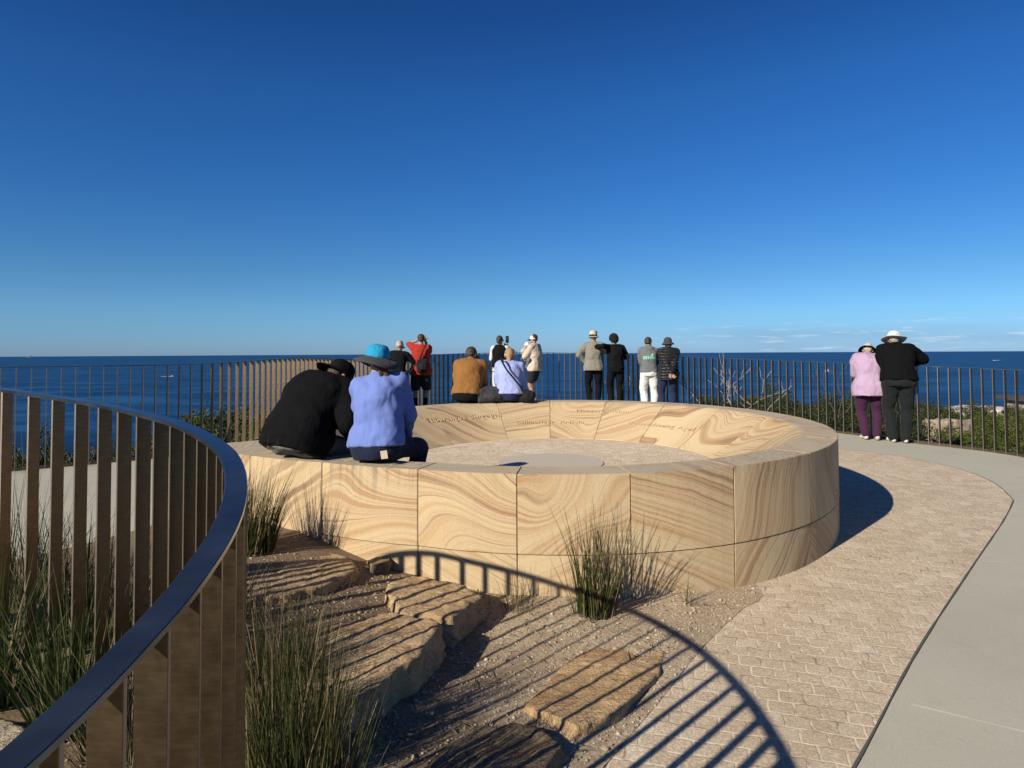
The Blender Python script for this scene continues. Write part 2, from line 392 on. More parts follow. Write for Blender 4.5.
# ------------------------------------------------------------------ railings
def flat_rail(bm, pts, w, th, under=0):    # pts: (x,z,Z) of the top centreline
    prev = None; P = np.array(pts)
    for i in range(len(P)):
        t = P[min(i+1, len(P)-1)]-P[max(i-1, 0)]; t2 = t[:2]/np.linalg.norm(t[:2]); n = np.array([-t2[1], t2[0]])
        q = []
        for s, dz in ((1, -.0015), (.93, 0), (-.93, 0), (-1, -.0015), (-1, -th), (1, -th)):
            c = P[i, :2]+n*s*w/2; q.append(bm.verts.new((c[0], c[1], P[i, 2]+dz)))
        if prev:
            for k in range(6): bm.faces.new([prev[k], prev[(k+1) % 6], q[(k+1) % 6], q[k]])
        else: bm.faces.new(q)
        prev = q
    bm.faces.new(prev[::-1])
EDGE = plain('worn_bronze_edge', (.30, .25, .20), .42, .8)  # lighter metal for the narrow blade edges, their sunlit brightness put into the colour
def blade_mesh(name, w, t, hgt, cut=0, mat=None, bend=0):
    # upright flat bar, local x = radial (outward), y = along the rail
    bm = bmesh.new()
    prof = [(-w/2, 0), (w/2, 0), (w/2, hgt-cut), (w/2-cut*1.4, hgt), (-w/2, hgt)] if cut else [(-w/2, 0), (w/2, 0), (w/2, hgt), (-w/2, hgt)]
    a = [bm.verts.new((x, -t/2, z)) for x, z in prof]; b = [bm.verts.new((x, t/2, z)) for x, z in prof]
    bm.faces.new(a); bm.faces.new(b[::-1])
    for i in range(len(prof)): bm.faces.new([a[i], b[i], b[(i+1) % len(prof)], a[(i+1) % len(prof)]])
    bmesh.ops.recalc_face_normals(bm, faces=bm.faces)
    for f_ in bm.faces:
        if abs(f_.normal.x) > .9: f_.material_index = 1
    bmesh.ops.bevel(bm, geom=[e for e in bm.edges if abs(e.verts[0].co.z-e.verts[1].co.z) > .2], offset=.0012, segments=1, affect='EDGES')
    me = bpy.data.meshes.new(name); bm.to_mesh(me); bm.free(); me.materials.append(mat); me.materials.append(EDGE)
    return me

RC = (-2.358, 1.058); RR = 1.768; RW = .056
def railr(deg): return RR+interp(deg, [-30, -8, 0, 5, 10, 15, 20, 28, 34, 40, 48, 56, 66, 75, 82, 90, 98, 110], [.12, .12, .10, .072, .028, .003, -.010, -.020, -.018, -.005, .002, .010, .003, -.002, -.006, -.005, .005, .01])
def raild(x, z):
    zz = max(z, .2); return .6146+.0391*x-.1372*zz+.0077*(zz-1.5)**2
def railpt(deg):
    r = railr(deg); x = RC[0]+r*math.sin(R(deg)); z = RC[1]+r*math.cos(R(deg)); return x, z
cr = empty('curved_railing', (RC[0]+RR, RC[1], gz(RC[0]+RR, RC[1])))
tag(cr, 'bronze blade railing in the left foreground curving round the grassy bed', 'railing')
def child(o, par):                         # keep world placement under a parent without rotation
    o.parent = par; o.location = Vector(o.location)-Vector(par.location); return o
bm = bmesh.new(); pts = []
for d in np.arange(-44, 152, 1.25):
    x, z = railpt(d); pts.append((x, z, H-raild(x, z)))
flat_rail(bm, pts, RW, .012)
o = build('handrail', bm, MT['rail']); child(o, cr)
BA = [4.64, 10.2, 15.06, 19.7, 24.5, 28.8, 33.0, 36.8, 40.6, 44.5, 48.4, 51.9, 55.6]
BA = [4.64-4.9*k for k in range(9, 0, -1)]+BA+[55.6+4.1*k for k in range(1, 23)]
for dd in BA:
    x, z = railpt(dd); top = H-raild(x, z)-.012; g = gz(x, z)-.06
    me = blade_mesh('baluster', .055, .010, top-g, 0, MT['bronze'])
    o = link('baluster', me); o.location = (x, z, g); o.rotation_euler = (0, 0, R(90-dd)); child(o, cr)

ff = empty('perimeter_fence', (0, 16.0, gz(0, 16)))
tag(ff, 'long bronze slat fence curving along the outer edge of the lookout', 'fence')
bm = bmesh.new(); flat_rail(bm, [(x, z, gz(x, z)+fheight(x, z)) for x, z in FC], .062, .012)
o = build('handrail', bm, MT['rail']); child(o, ff)
bm = bmesh.new(); flat_rail(bm, [(x, z, gz(x, z)+.035) for x, z in FC], .05, .07)
o = build('base_plate', bm, MT['bronze']); child(o, ff)
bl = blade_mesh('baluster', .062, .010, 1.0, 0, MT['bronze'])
items = []
for i in range(0, len(FC)):
    t = FC[min(i+1, len(FC)-1)]-FC[max(i-1, 0)]
    x, z = FC[i]; px = 512+F_PX*x/z
    vis = 0 < px < 1024
    items.append((0 if vis else 1, z, x, math.atan2(t[1], t[0])-math.pi/2))
items.sort(); bmr = bmesh.new()
for k, (nv, z, x, ang) in enumerate(items):
    g = gz(x, z)-.10; hh = 1.17+.10-.012
    if k < 100:
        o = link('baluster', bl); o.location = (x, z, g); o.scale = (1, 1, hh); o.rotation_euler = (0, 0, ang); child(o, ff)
    else:
        bmesh.ops.create_cube(bmr, size=1, matrix=Matrix.Translation((x, z, g+hh/2)) @ Matrix.Rotation(ang, 4, 'Z') @ Matrix.Diagonal((.062, .010, hh, 1)))
o = build('balusters', bmr, MT['bronze']); child(o, ff); o['kind'] = 'stuff'

# ------------------------------------------------------------------ sandstone ring seat
OC = (.405, 7.09)
def rimd(x, z): return .75-.0091*(x-OC[0])-.0177*(z-OC[1])
RT_A = [-180, -172, -157, -140, -126, -116, -111, -110.5, -95, -60, 0, 40, 90, 130, 156, 172, 180]
RT_R = [2.735, 2.72, 2.70, 2.82, 3.08, 3.34, 3.48, 2.80, 2.74, 2.72, 2.72, 2.72, 2.75, 2.765, 2.77, 2.75, 2.735]
def rout(p): return interp(((p+180) % 360)-180, RT_A, RT_R)
def rinn(p): return min(rout(p), 2.74)-.30
FLOOR_R, FLOOR_D, COURSE = 1.77, .42, .525
ring = empty('stone_ring_seat', (OC[0], OC[1], H-.75))
tag(ring, 'large round banded sandstone seat wall with a carved sloping inner bowl on the paved lookout', 'stone seat')
def rpt(p, r, dd):                         # point at azimuth p (deg), radius r, dd below the rim plane, in ring space
    x, z = OC[0]+r*math.sin(R(p)), OC[1]+r*math.cos(R(p))
    return (x-OC[0], z-OC[1], H-rimd(x, z)-dd-(H-.75))
def ringblock(name, p0, p1, prof, mat, seed, tilt, freq, warp, stain=0, gap=.0042):
    n = max(3, int(abs(p1-p0)/2.0)); bm = bmesh.new(); secs = []
    g = math.degrees(gap/2/2.7)
    for i in range(n+1):
        p = p0+g+(p1-p0-2*g)*i/n
        secs.append([bm.verts.new(rpt(p, r, d)) for r, d in prof(p)])
    m = len(secs[0])
    for a, b in zip(secs, secs[1:]):
        for k in range(m): bm.faces.new([a[k], a[(k+1) % m], b[(k+1) % m], b[k]])
    bm.faces.new(secs[0][::-1]); bm.faces.new(secs[-1])
    bmesh.ops.recalc_face_normals(bm, faces=bm.faces)
    eds = []
    for e in bm.edges:
        if len(e.link_faces) == 2 and e.calc_face_angle(0) > .6: eds.append(e)
    bmesh.ops.bevel(bm, geom=eds, offset=.004, segments=2, affect='EDGES')
    o = build(name, bm, mat, ring, False)
    o['seed'] = float(seed); o['tilt'] = float(tilt); o['freq'] = float(freq); o['warp'] = float(warp); o['stain'] = float(stain)
    return o
def prof_top(p):
    ro, ri = rout(p), rinn(p)
    return [(ro, 0), (ro, COURSE), (FLOOR_R-.05, COURSE), (FLOOR_R-.0, FLOOR_D), (ri-.06, .035), (ri, .006), (ri+.03, 0)]
def prof_base(p):
    ro = rout(p)-.004
    x, z = OC[0]+ro*math.sin(R(p)), OC[1]+ro*math.cos(R(p))
    dg = gd(x, z)-rimd(x, z)+.12
    return [(ro, COURSE+.005), (ro, dg), (ro-.3, dg), (ro-.3, COURSE+.005)]
J = [-111, -126.0, -139.8, -156.8, -172.0, -187.7, -203.6, -221.7, -240, -258, -276, -297.1, -317.6, -337.8, -356.8, -375.1, -399.5-1.0, -418, -437, -455, -470.9]
tilts = [.9, .7, .15, -.12, .04, -.32, 1.30, -.9, .7, 1.0, -.5, .6, .3, .0, .1, -.3, -.5, .4, -.2, .3]
warps = [.4, .4, .9, 1.5, 1.7, .22, .6, 1.2, .9, .6, .7, .9, .6, .9, .25, .25, .35, .4, .4, .4]
freqs = [.5, .6, .8, .9, .9, .9, .9, .9, .8, .8, .8, .8, .75, .9, .6, .8, .9, .9, .8, .8]
stains = [.3, .3, 1.0, .15, .0, .25, .6, .2, 0, 0, 0, 0, 0, 0, 0, 0, 0, 0, 0, 0]
for i in range(len(J)-1):
    ringblock('seat_block', J[i+1], J[i], prof_top, MT['stone'], i*1.37+.4, tilts[i], freqs[i], warps[i], stains[i])
    ringblock('plinth_block', J[i+1], J[i], prof_base, MT['stone'], i*2.11+9.2, tilts[i]*.4+.35*(-1)**i, .7, .35)
def prof_core(p):
    ro = rout(p)-.012; x, z = OC[0]+ro*math.sin(R(p)), OC[1]+ro*math.cos(R(p))
    return [(ro, .012), (ro, 1.05), (FLOOR_R+.05, 1.05), (FLOOR_R+.05, FLOOR_D+.012), (rinn(p)-.03, .05)]
bm = bmesh.new(); secs = []
for p in np.linspace(-470.7, -111.3, 181): secs.append([bm.verts.new(rpt(p, r, d)) for r, d in prof_core(p)])
for a, b in zip(secs, secs[1:]):
    for k in range(5): bm.faces.new([a[k], a[(k+1) % 5], b[(k+1) % 5], b[k]])
bm.faces.new(secs[0]); bm.faces.new(secs[-1][::-1])
build('joint_core', bm, MT['mortar'], ring)
# floor of the bowl
bm = bmesh.new(); prev = None
for r in np.linspace(0, FLOOR_R+.06, 9):
    cur = [bm.verts.new(Vector(rpt(360*i/72, r, FLOOR_D+.006))) for i in range(72)] if r > 0 else [bm.verts.new(rpt(0, 0, FLOOR_D+.006))]
    if prev:
        for i in range(72):
            j = (i+1) % 72
            bm.faces.new([prev[0], cur[i], cur[j]] if len(prev) == 1 else [prev[i], cur[i], cur[j], prev[j]])
    prev = cur
o = build('bowl_floor', bm, pavermat(1.16, 'pale_setts'), ring)
bm = bmesh.new(); cv = [bm.verts.new(rpt(360*i/64, .56, FLOOR_D-.002)) for i in range(64)]; bm.faces.new(cv)
c2 = [bm.verts.new(rpt(360*i/64, .56, FLOOR_D+.02)) for i in range(64)]
for i in range(64): bm.faces.new([cv[i], cv[(i+1) % 64], c2[(i+1) % 64], c2[i]])
o = build('centre_disc', bm, plain('honed_grey_granite', (.56, .495, .40), .95, 0, .3, 90), ring)
# carved words on the sloping faces
def inscription(word, pc, frac, size, width):
    cu = bpy.data.curves.new('inscription', 'FONT'); cu.body = word; cu.size = size; cu.extrude = .5; cu.align_x = 'CENTER'; cu.align_y = 'CENTER'; cu.space_character = 1.25
    ob = bpy.data.objects.new('inscription', cu); COL.objects.link(ob)
    bpy.context.view_layer.update()
    me = bpy.data.meshes.new_from_object(ob.evaluated_get(bpy.context.evaluated_depsgraph_get()))
    bpy.data.objects.remove(ob); bpy.data.curves.remove(cu)
    xs = [v.co.x for v in me.vertices]; wd = max(xs)-min(xs)
    for v in me.vertices:
        lx, ly, lz = v.co
        p = pc+lx/wd*width
        ri = rinn(p); r0, d0, r1, d1 = ri-.06, .035, FLOOR_R, FLOOR_D
        t = frac-ly/math.hypot(r1-r0, d1-d0)
        hgt = .009 if lz > 0 else -.004
        nl = math.hypot(r0-r1, d1-d0)
        v.co = Vector(rpt(p, r0+(r1-r0)*t-(d1-d0)/nl*hgt, d0+(d1-d0)*t-(r0-r1)/nl*hgt))
    o = link('inscription', me, MT['stone'], ring)
    o['seed'] = 3.0; o['tilt'] = .2; o['freq'] = .4; o['warp'] = .3; o['stain'] = 0.0
inscription('Thourangud', -36.5, .30, .125, 16)
inscription('dingagin', -21, .30, .125, 12)
inscription('Gulliborrade', -2.8, .55, .095, 14.5)
inscription('Padlola', 11.5, .55, .095, 9)
inscription('Nanguru', 17.8, .20, .085, 10)
inscription('Calon', 28, .20, .085, 7)
inscription('Booradmung', 43, .52, .095, 19)
inscription('ngal', 58, .52, .095, 7)

# ------------------------------------------------------------------ rocks and plants
TMP_TEX = {}
def clouds(scale, depth=2):
    k = (scale, depth)
    if k not in TMP_TEX:
        t = bpy.data.textures.new('cloud_noise', 'CLOUDS'); t.noise_scale = scale; t.noise_depth = depth; TMP_TEX[k] = t
    return TMP_TEX[k]
def fuse(name, bm, mat, parent=None, voxel=.012, smooth=3, disp=(), sf=.5):
    bmesh.ops.recalc_face_normals(bm, faces=bm.faces)
    me = bpy.data.meshes.new('tmp'); bm.to_mesh(me); bm.free()
    o = bpy.data.objects.new('tmp', me); COL.objects.link(o)
    m = o.modifiers.new('r', 'REMESH'); m.mode = 'VOXEL'; m.voxel_size = voxel; m.adaptivity = 0
    if smooth: m = o.modifiers.new('s', 'SMOOTH'); m.factor = sf; m.iterations = smooth
    for scale, strength, depth in disp:
        m = o.modifiers.new('d', 'DISPLACE'); m.texture = clouds(scale, depth); m.strength = strength; m.mid_level = .5; m.texture_coords = 'GLOBAL'
    bpy.context.view_layer.update()
    out = bpy.data.meshes.new_from_object(o.evaluated_get(bpy.context.evaluated_depsgraph_get()))
    bpy.data.objects.remove(o); bpy.data.meshes.remove(me)
    out.name = name; out.materials.clear()
    return link(name, out, mat, parent, True)

def rock(name, label, top, d_top, thick, mat, tilt=(0, 0), voxel=.013, rough=.05, group=None, bev=.012):
    # top: outline in plan (x,z); d_top: depth of its top at the centroid; tilt: slope in x and z
    c = np.mean(np.array(top), axis=0); bm = bmesh.new()
    loc = Vector((c[0], c[1], H-d_top-thick))
    P = []
    for (x0, z0), (x1, z1) in zip(top, list(top[1:])+[top[0]]):
        q = max(1, int(math.hypot(x1-x0, z1-z0)/.07))
        P += [(x0+(x1-x0)*t/q, z0+(z1-z0)*t/q) for t in range(q)]
    a = []
    for x, z in P:
        j = 1+.09*mnoise.noise((x*6, z*6, 1))+.05*mnoise.noise((x*17, z*17, 4))
        dx, dz = (x-c[0])*j, (z-c[1])*j
        a.append((dx, dz, thick+tilt[0]*dx+tilt[1]*dz))
    def ringv(f, zf, jit=0):
        return [bm.verts.new((x*(f+jit*mnoise.noise((x*11, y*11, zf(0)*9))), y*(f+jit*mnoise.noise((x*11, y*11, 5+zf(0)*9))), zf(z))) for x, y, z in a]
    r0 = ringv(1.0, lambda z: -.08); r1 = ringv(1.0, lambda z: z*.40, .10); r1b = ringv(1.05, lambda z: z*.42, .06); r1c = ringv(1.03, lambda z: z*.72, .08); r1d = ringv(.99, lambda z: z*.75, .05); r2 = ringv(1.0, lambda z: z-bev, .03); r3 = ringv(.985, lambda z: z)
    for u, v in ((r0, r1), (r1, r1b), (r1b, r1c), (r1c, r1d), (r1d, r2), (r2, r3)):
        for i in range(len(a)): bm.faces.new([u[i], u[(i+1) % len(a)], v[(i+1) % len(a)], v[i]])
    bm.faces.new(r3); bm.faces.new(r0[::-1])
    bmesh.ops.translate(bm, verts=bm.verts, vec=loc)   # global noise differs from rock to rock
    o = fuse(name, bm, mat, None, voxel, 1, ((.5, rough*.7, 1), (.07, rough*.33, 3), (.03, rough*.22, 2)), .3)
    me = o.data
    for v in me.vertices:
        # bedding ledges on the sides
        q = v.co.z*28+3*mnoise.noise(v.co*2.2); nn = mnoise.noise(Vector((v.co.x*9, v.co.y*9, v.co.z*30)))
        v.co.x += .012*math.sin(q)*nn*2; v.co.y += .012*math.sin(q+1)*nn*2; v.co.z += .007*nn
        v.co -= loc
    o.location = loc
    tag(o, label, 'rock', group); return o
def gdep(x, z): return H-gdz(x, z)
rock('sandstone_slab', 'low pale sandstone slab at the foot of the wall below the left grass tussock', [(-1.85, 4.05), (-1.75, 4.45), (-1.55, 4.72), (-1.28, 4.74), (-1.10, 4.62), (-1.02, 4.38), (-1.18, 4.0), (-1.5, 3.75)], 1.39, .31, MT['rock'], (-.06, -.02))
rock('sandstone_stone', 'small dark stone wedged between the pale slab and the curved seat wall', [(-1.02, 4.62), (-.95, 4.75), (-.84, 4.70), (-.86, 4.55), (-.96, 4.50)], 1.42, .2, MT['darkrock'], voxel=.015, rough=.05)
rock('sandstone_block', 'square edged sandstone block striped by railing shadows in front of the arched shadow', [(-.82, 4.22), (-.66, 4.40), (-.30, 4.20), (-.20, 4.02), (-.34, 3.70), (-.62, 3.72)], 1.45, .27, MT['rock'], (.0, .02))
rock('sandstone_block', 'long sandstone block with a shaded right face beside the big foreground tussock', [(-1.02, 3.52), (-.72, 3.74), (-.40, 3.56), (-.40, 3.38), (-.58, 2.98), (-.76, 2.70), (-1.0, 2.80)], 1.45, .32, MT['rock'], (.02, .03))
rock('sandstone_slab', 'broad flat tan sandstone slab lying in the gravel beside the paving', [(.06, 3.12), (.20, 3.40), (.46, 3.80), (.62, 3.86), (.80, 3.62), (.74, 3.42), (.60, 3.22), (.46, 3.04), (.26, 2.92)], 1.625, .10, MT['slab'], (0, 0), .012, .026)
rock('sandstone_slab', 'dark flat stone in the shade at the bottom edge of the gravel bed', [(-.34, 2.70), (-.15, 2.90), (.10, 2.92), (.22, 2.76), (.04, 2.52), (-.2, 2.40)], 1.60, .12, MT['darkrock'], (0, 0), .018, .05)
rock('sandstone_boulder', 'bright pale boulder at the far left behind the foreground handrail', [(-2.45, 2.05), (-2.3, 2.50), (-2.02, 2.60), (-1.80, 2.50), (-1.66, 2.25), (-1.85, 1.95)], 1.38, .26, MT['palerock'], (-.05, .0))
rock('sandstone_stone', 'low rounded stone tucked under the dry stalks behind the railing', [(-1.42, 2.02), (-1.34, 2.24), (-1.15, 2.22), (-1.08, 2.0), (-1.25, 1.9)], 1.55, .12, MT['palerock'], voxel=.018)

def tone_mesh(name, verts, faces, tones, mat, parent=None, nrm=None):
    me = bpy.data.meshes.new(name); me.from_pydata([tuple(v) for v in verts], [], faces); me.update()
    at_ = me.attributes.new('tone', 'FLOAT', 'FACE'); at_.data.foreach_set('value', np.array(tones, np.float32))
    return link(name, me, mat, parent)
def blades(rng, n, rad, hmin, hmax, spread, width, tmax=1.0, lean=(0, 0), droop=.25, dry=.2):
    V, Fc, T = [], [], []
    for _ in range(n):
        a = rng.uniform(0, 2*math.pi); r = rad*math.sqrt(rng.random())
        bx, by = r*math.cos(a), r*math.sin(a)
        hgt = rng.uniform(hmin, hmax)*(1-.35*(r/rad)**2)
        out = spread*(r/rad)*rng.uniform(.3, 1.2)
        dirx, diry = math.cos(a)*out+rng.gauss(0, .09)+lean[0], math.sin(a)*out+rng.gauss(0, .09)+lean[1]
        w = width*rng.uniform(.6, 1.3); pa = rng.uniform(0, math.pi); wx, wy = math.cos(pa)*w/2, math.sin(pa)*w/2
        t0 = rng.random(); tone = rng.uniform(.72, 1.0) if t0 < dry else rng.uniform(0, .62)
        k0 = len(V); S = 4; bend = rng.uniform(.3, 1.0)*droop
        for i in range(S+1):
            f = i/S; px = bx+hgt*(dirx*f+dirx*bend*3*f*f); py = by+hgt*(diry*f+diry*bend*3*f*f); pz = hgt*f*(1-.12*bend*f)
            ww = 1-f*.88
            V += [(px-wx*ww, py-wy*ww, pz), (px+wx*ww, py+wy*ww, pz)]
        for i in range(S):
            q = k0+2*i; Fc.append((q, q+1, q+3, q+2)); T.append(min(1, tone+.10*i/S))
    return V, Fc, T
def tussock(name, label, x, z, n, rad, hmin, hmax, spread, width, seed, mat='grass', stalks=0, lean=(0, 0), dry=.2, sink=.03, droop=.25, group=None):
    rng = random.Random(seed)
    t = empty(name, (x, z, gdz(x, z)-sink)); tag(t, label, 'grass tuft', group)
    V, Fc, T = blades(rng, n, rad, hmin, hmax, spread, width, lean=lean, dry=dry, droop=droop)
    tone_mesh('blades', V, Fc, T, MT[mat], t)
    if stalks:
        V, Fc, T = blades(rng, stalks, rad*1.1, hmin*1.2, hmax*1.25, spread*1.7, .0026, lean=lean, dry=0, droop=.15)
        tone_mesh('dry_stalks', V, Fc, [rng.random() for _ in T], MT['drystalk'], t)
    return t
tussock('grass_tussock', 'upright grass tussock against the wall beside the end of the curved handrail', -1.80, 4.60, 330, .15, .40, .70, .22, .0085, 1, stalks=24, lean=(.06, 0), dry=.30)
tussock('grass_tussock', 'tall narrow grass tussock growing against the middle of the sandstone wall',   .50, 4.14, 200, .125, .45, .84, .13, .0085, 2, stalks=18, lean=(.02, 0), dry=.18)
tussock('grass_tuft', 'thin sparse tuft at the wall under the railing shadow, left of the tall tussock', .02, 4.22, 45, .10, .18, .38, .16, .0055, 3, stalks=12, dry=.4)
tussock('grass_tuft', 'small wispy tuft by the wall at the right end of the gravel', 1.10, 4.25, 18, .04, .12, .26, .40, .006, 4, stalks=4, dry=.3)
tussock('grass_tuft', 'tiny seedling tuft at the foot of the wall left of the sparse tuft', -.22, 4.28, 22, .08, .08, .20, .4, .005, 5, dry=.6)
tussock('grass_tussock', 'dense dark foreground tussock filling the bottom of the view beside the railing blades', -.69, 2.12, 640, .16, .55, .84, .10, .0070, 6, stalks=40, dry=.24)
tussock('grass_tussock', 'tall tussock directly behind the dense foreground one, beside the long shaded block', -.86, 2.58, 520, .155, .45, .74, .11, .0070, 7, stalks=34, dry=.24)
tussock('grass_tussock', 'loose tussock with dry stalks leaning over the long sandstone block', -1.06, 3.06, 240, .15, .30, .56, .2, .006, 8, stalks=44, dry=.4)
tussock('grass_tussock', 'dry seeding tussock in front of the pale slab below the wall', -1.50, 3.66, 120, .16, .18, .36, .3, .005, 9, stalks=40, dry=.6)
tussock('green_tussock', 'lush green tussock seen between the leftmost railing blades', -2.08, 2.70, 130, .08, .45, .80, .28, .009, 10, 'greengrass', 14, dry=.06)
tussock('green_tussock', 'lush green tussock behind the third and fourth railing blades from the left', -1.72, 2.60, 190, .10, .40, .70, .30, .009, 11, 'greengrass', 16, dry=.08)
tussock('green_tussock', 'lower green tussock mixed with dry stalks just above the bottom stretch of the handrail', -1.48, 2.50, 150, .10, .32, .52, .30, .008, 12, 'greengrass', 30, dry=.15)
tussock('dry_tussock', 'messy clump of dry straw stalks behind the middle of the near railing', -1.34, 2.36, 50, .12, .30, .52, .5, .005, 13, 'grass', 120, dry=.8, lean=(-.15, 0))
tussock('green_tussock', 'tall thin green tussock in the bend of the curved railing', -1.12, 2.05, 100, .10, .45, .68, .2, .006, 14, 'greengrass', 16, dry=.3)
tussock('grass_tussock', 'tussock with bent blades outside the far side of the curved railing before the path', -2.75, 3.70, 200, .22, .4, .8, .35, .008, 15, 'greengrass', 60, dry=.3)
tussock('grass_tussock', 'dark tussock just outside the far side of the curved railing, nearest its bend', -1.55, 3.08, 240, .2, .4, .72, .3, .008, 17, 'grass', 40, dry=.25)
tussock('grass_tussock', 'broad dark tussock outside the far side of the railing between path and blades', -2.15, 3.32, 260, .24, .4, .74, .32, .008, 18, 'grass', 40, dry=.25)
tussock('grass_tuft', 'short tuft in the crack along the left edge of the flat tan slab', .08, 2.98, 30, .06, .05, .12, .4, .005, 16, 'greengrass', dry=.3)

# pebbles and litter
def pebbles():
    rng = random.Random(3); V, Fc = [], []; T = []
    base = bmesh.new(); bmesh.ops.create_icosphere(base, subdivisions=1, radius=1); bv = [tuple(v.co) for v in base.verts]; bf = [tuple(v.index for v in f.verts) for f in base.faces]; base.free()
    poly = np.array(GP); cnt = 0
    def inside(x, z):
        c = False; j = len(poly)-1
        for i in range(len(poly)):
            if (poly[i, 1] > z) != (poly[j, 1] > z) and x < (poly[j, 0]-poly[i, 0])*(z-poly[i, 1])/(poly[j, 1]-poly[i, 1])+poly[i, 0]: c = not c
            j = i
        return c
    while cnt < 9000:
        x, z = rng.uniform(-1.9, 1.75), rng.uniform(1.9, 4.6)
        if not inside(x, z): continue
        cnt += 1
        s = rng.uniform(.003, .007) if rng.random() < .94 else rng.uniform(.007, .013)
        sx, sy, sz = s*rng.uniform(.8, 1.4), s*rng.uniform(.8, 1.3), s*rng.uniform(.5, .8); a = rng.uniform(0, 6.3); ca, sa = math.cos(a), math.sin(a)
        k0 = len(V); g = gdz_edge(x, z)+sz*.35
        for p in bv:
            q = (p[0]*sx, p[1]*sy, p[2]*sz); V.append((x+q[0]*ca-q[1]*sa, z+q[0]*sa+q[1]*ca, g+q[2]))
        t = rng.random()
        for f in bf: Fc.append(tuple(i+k0 for i in f)); T.append(t)
    o = tone_mesh('pebbles', V, Fc, T, leafmat('pebble_tone', [(0, (.24, .18, .12)), (.5, (.40, .32, .22)), (.85, (.50, .42, .31)), (1, (.62, .56, .46))]))
    o['kind'] = 'stuff'; tag(o, 'small loose pebbles scattered over the gravel bed', 'gravel')
pebbles()
def litter():
    rng = random.Random(9); V, Fc, T = [], [], []
    for _ in range(700):
        x, z = rng.uniform(-1.7, 1.4), rng.uniform(2.1, 4.3)
        if x > .35+(z-2.75)*.72-.1: continue
        L = rng.uniform(.02, .09); a = rng.uniform(0, 6.28); w = rng.uniform(.001, .0022); g = gdz_edge(x, z)+.006
        dx, dz = math.cos(a)*L/2, math.sin(a)*L/2; nx, nz = -math.sin(a)*w, math.cos(a)*w; up = rng.uniform(0, .012); k = len(V)
        V += [(x-dx-nx, z-dz-nz, g), (x-dx+nx, z-dz+nz, g), (x+dx+nx, z+dz+nz, g+up), (x+dx-nx, z+dz-nz, g+up), (x, z, g+up/2+.004)]
        t = rng.random(); Fc += [(k, k+1, k+4), (k+1, k+2, k+4), (k+2, k+3, k+4), (k+3, k, k+4)]; T += [t]*4
    o = tone_mesh('twigs', V, Fc, T, leafmat('twig_tone', [(0, (.06, .04, .025)), (.6, (.17, .12, .075)), (1, (.34, .26, .17))])); o['kind'] = 'stuff'; tag(o, 'dry twigs and needles littering the gravel bed', 'twigs')
litter()

def leafcloud(rng, n, R0, hgt, clumps, size, lo=.15):
    V, Fc, T = [], [], []
    cs = []
    for _ in range(clumps):
        a = rng.uniform(0, 6.283); r = R0*.78*math.sqrt(rng.random()); zc = hgt*rng.uniform(.25, .86)*(1-.45*(r/R0)**2)
        cs.append((r*math.cos(a), r*math.sin(a), zc, rng.uniform(.16, .30)*R0, rng.uniform(-.22, .22)))
    for _ in range(n):
        cx, cy, cz, cr, ct = rng.choice(cs)
        d = Vector((rng.gauss(0, 1), rng.gauss(0, 1), rng.gauss(0, 1))).normalized()*cr*(rng.random()**.4)
        p = Vector((cx, cy, cz))+Vector((d.x, d.y, d.z*.8))
        if p.z < 0: p.z = abs(p.z)*.5
        u = Vector((rng.gauss(0, 1), rng.gauss(0, 1), rng.gauss(0, .7)+.5)).normalized(); w = u.orthogonal(); w.rotate(Matrix.Rotation(rng.uniform(0, 6.28), 3, u)); w.normalize()
        s = size*rng.uniform(.6, 1.4); q = u.cross(w)
        k = len(V); V += [p-w*s*.28, p+u*s*.5+q*s*.08, p+w*s*.28, p-u*s*.5]
        Fc.append((k, k+1, k+2, k+3)); T.append(min(1, max(0, rng.gauss(.45+ct, .2))))
    return V, Fc, T
def branch_tubes(bm, segs, n=6):
    for a, b, r0, r1 in segs:
        a, b = Vector(a), Vector(b); d = b-a
        if d.length < 1e-4: continue
        m = Matrix.Translation((a+b)/2) @ d.to_track_quat('Z', 'Y').to_matrix().to_4x4()
        bmesh.ops.create_cone(bm, cap_ends=True, segments=n, radius1=r0, radius2=r1, depth=d.length*1.02, matrix=m)
shr_protos = []
def mk_shrub(seed, mat, n=8500, R0=.75, hgt=1.0, size=.036, clumps=44):
    rng = random.Random(seed); V, Fc, T = leafcloud(rng, n, R0, hgt, clumps, size)
    me = bpy.data.meshes.new('foliage'); me.from_pydata([tuple(v) for v in V], [], Fc); me.update()
    a = me.attributes.new('tone', 'FLOAT', 'FACE'); a.data.foreach_set('value', np.array(T, np.float32)); me.materials.append(MT[mat])
    bm = bmesh.new(); segs = []
    for _ in range(9):
        a = rng.uniform(0, 6.28); e = Vector((math.cos(a)*R0*.55, math.sin(a)*R0*.55, hgt*rng.uniform(.5, .8))); m = e*.45+Vector((0, 0, hgt*.1))
        segs += [((0, 0, -.15), m, .022, .015), (m, e, .015, .005)]
    branch_tubes(bm, segs); mb = bpy.data.meshes.new('stem'); bm.to_mesh(mb); bm.free(); mb.materials.append(MT['stem'])
    return me, mb
PROTO = {'green': [mk_shrub(41, 'shrub'), mk_shrub(42, 'shrub', hgt=1.15)], 'dark': [mk_shrub(43, 'darkshrub'), mk_shrub(44, 'darkshrub', size=.032)], 'bright': [mk_shrub(45, 'yellowshrub', size=.034), mk_shrub(46, 'yellowshrub')]}
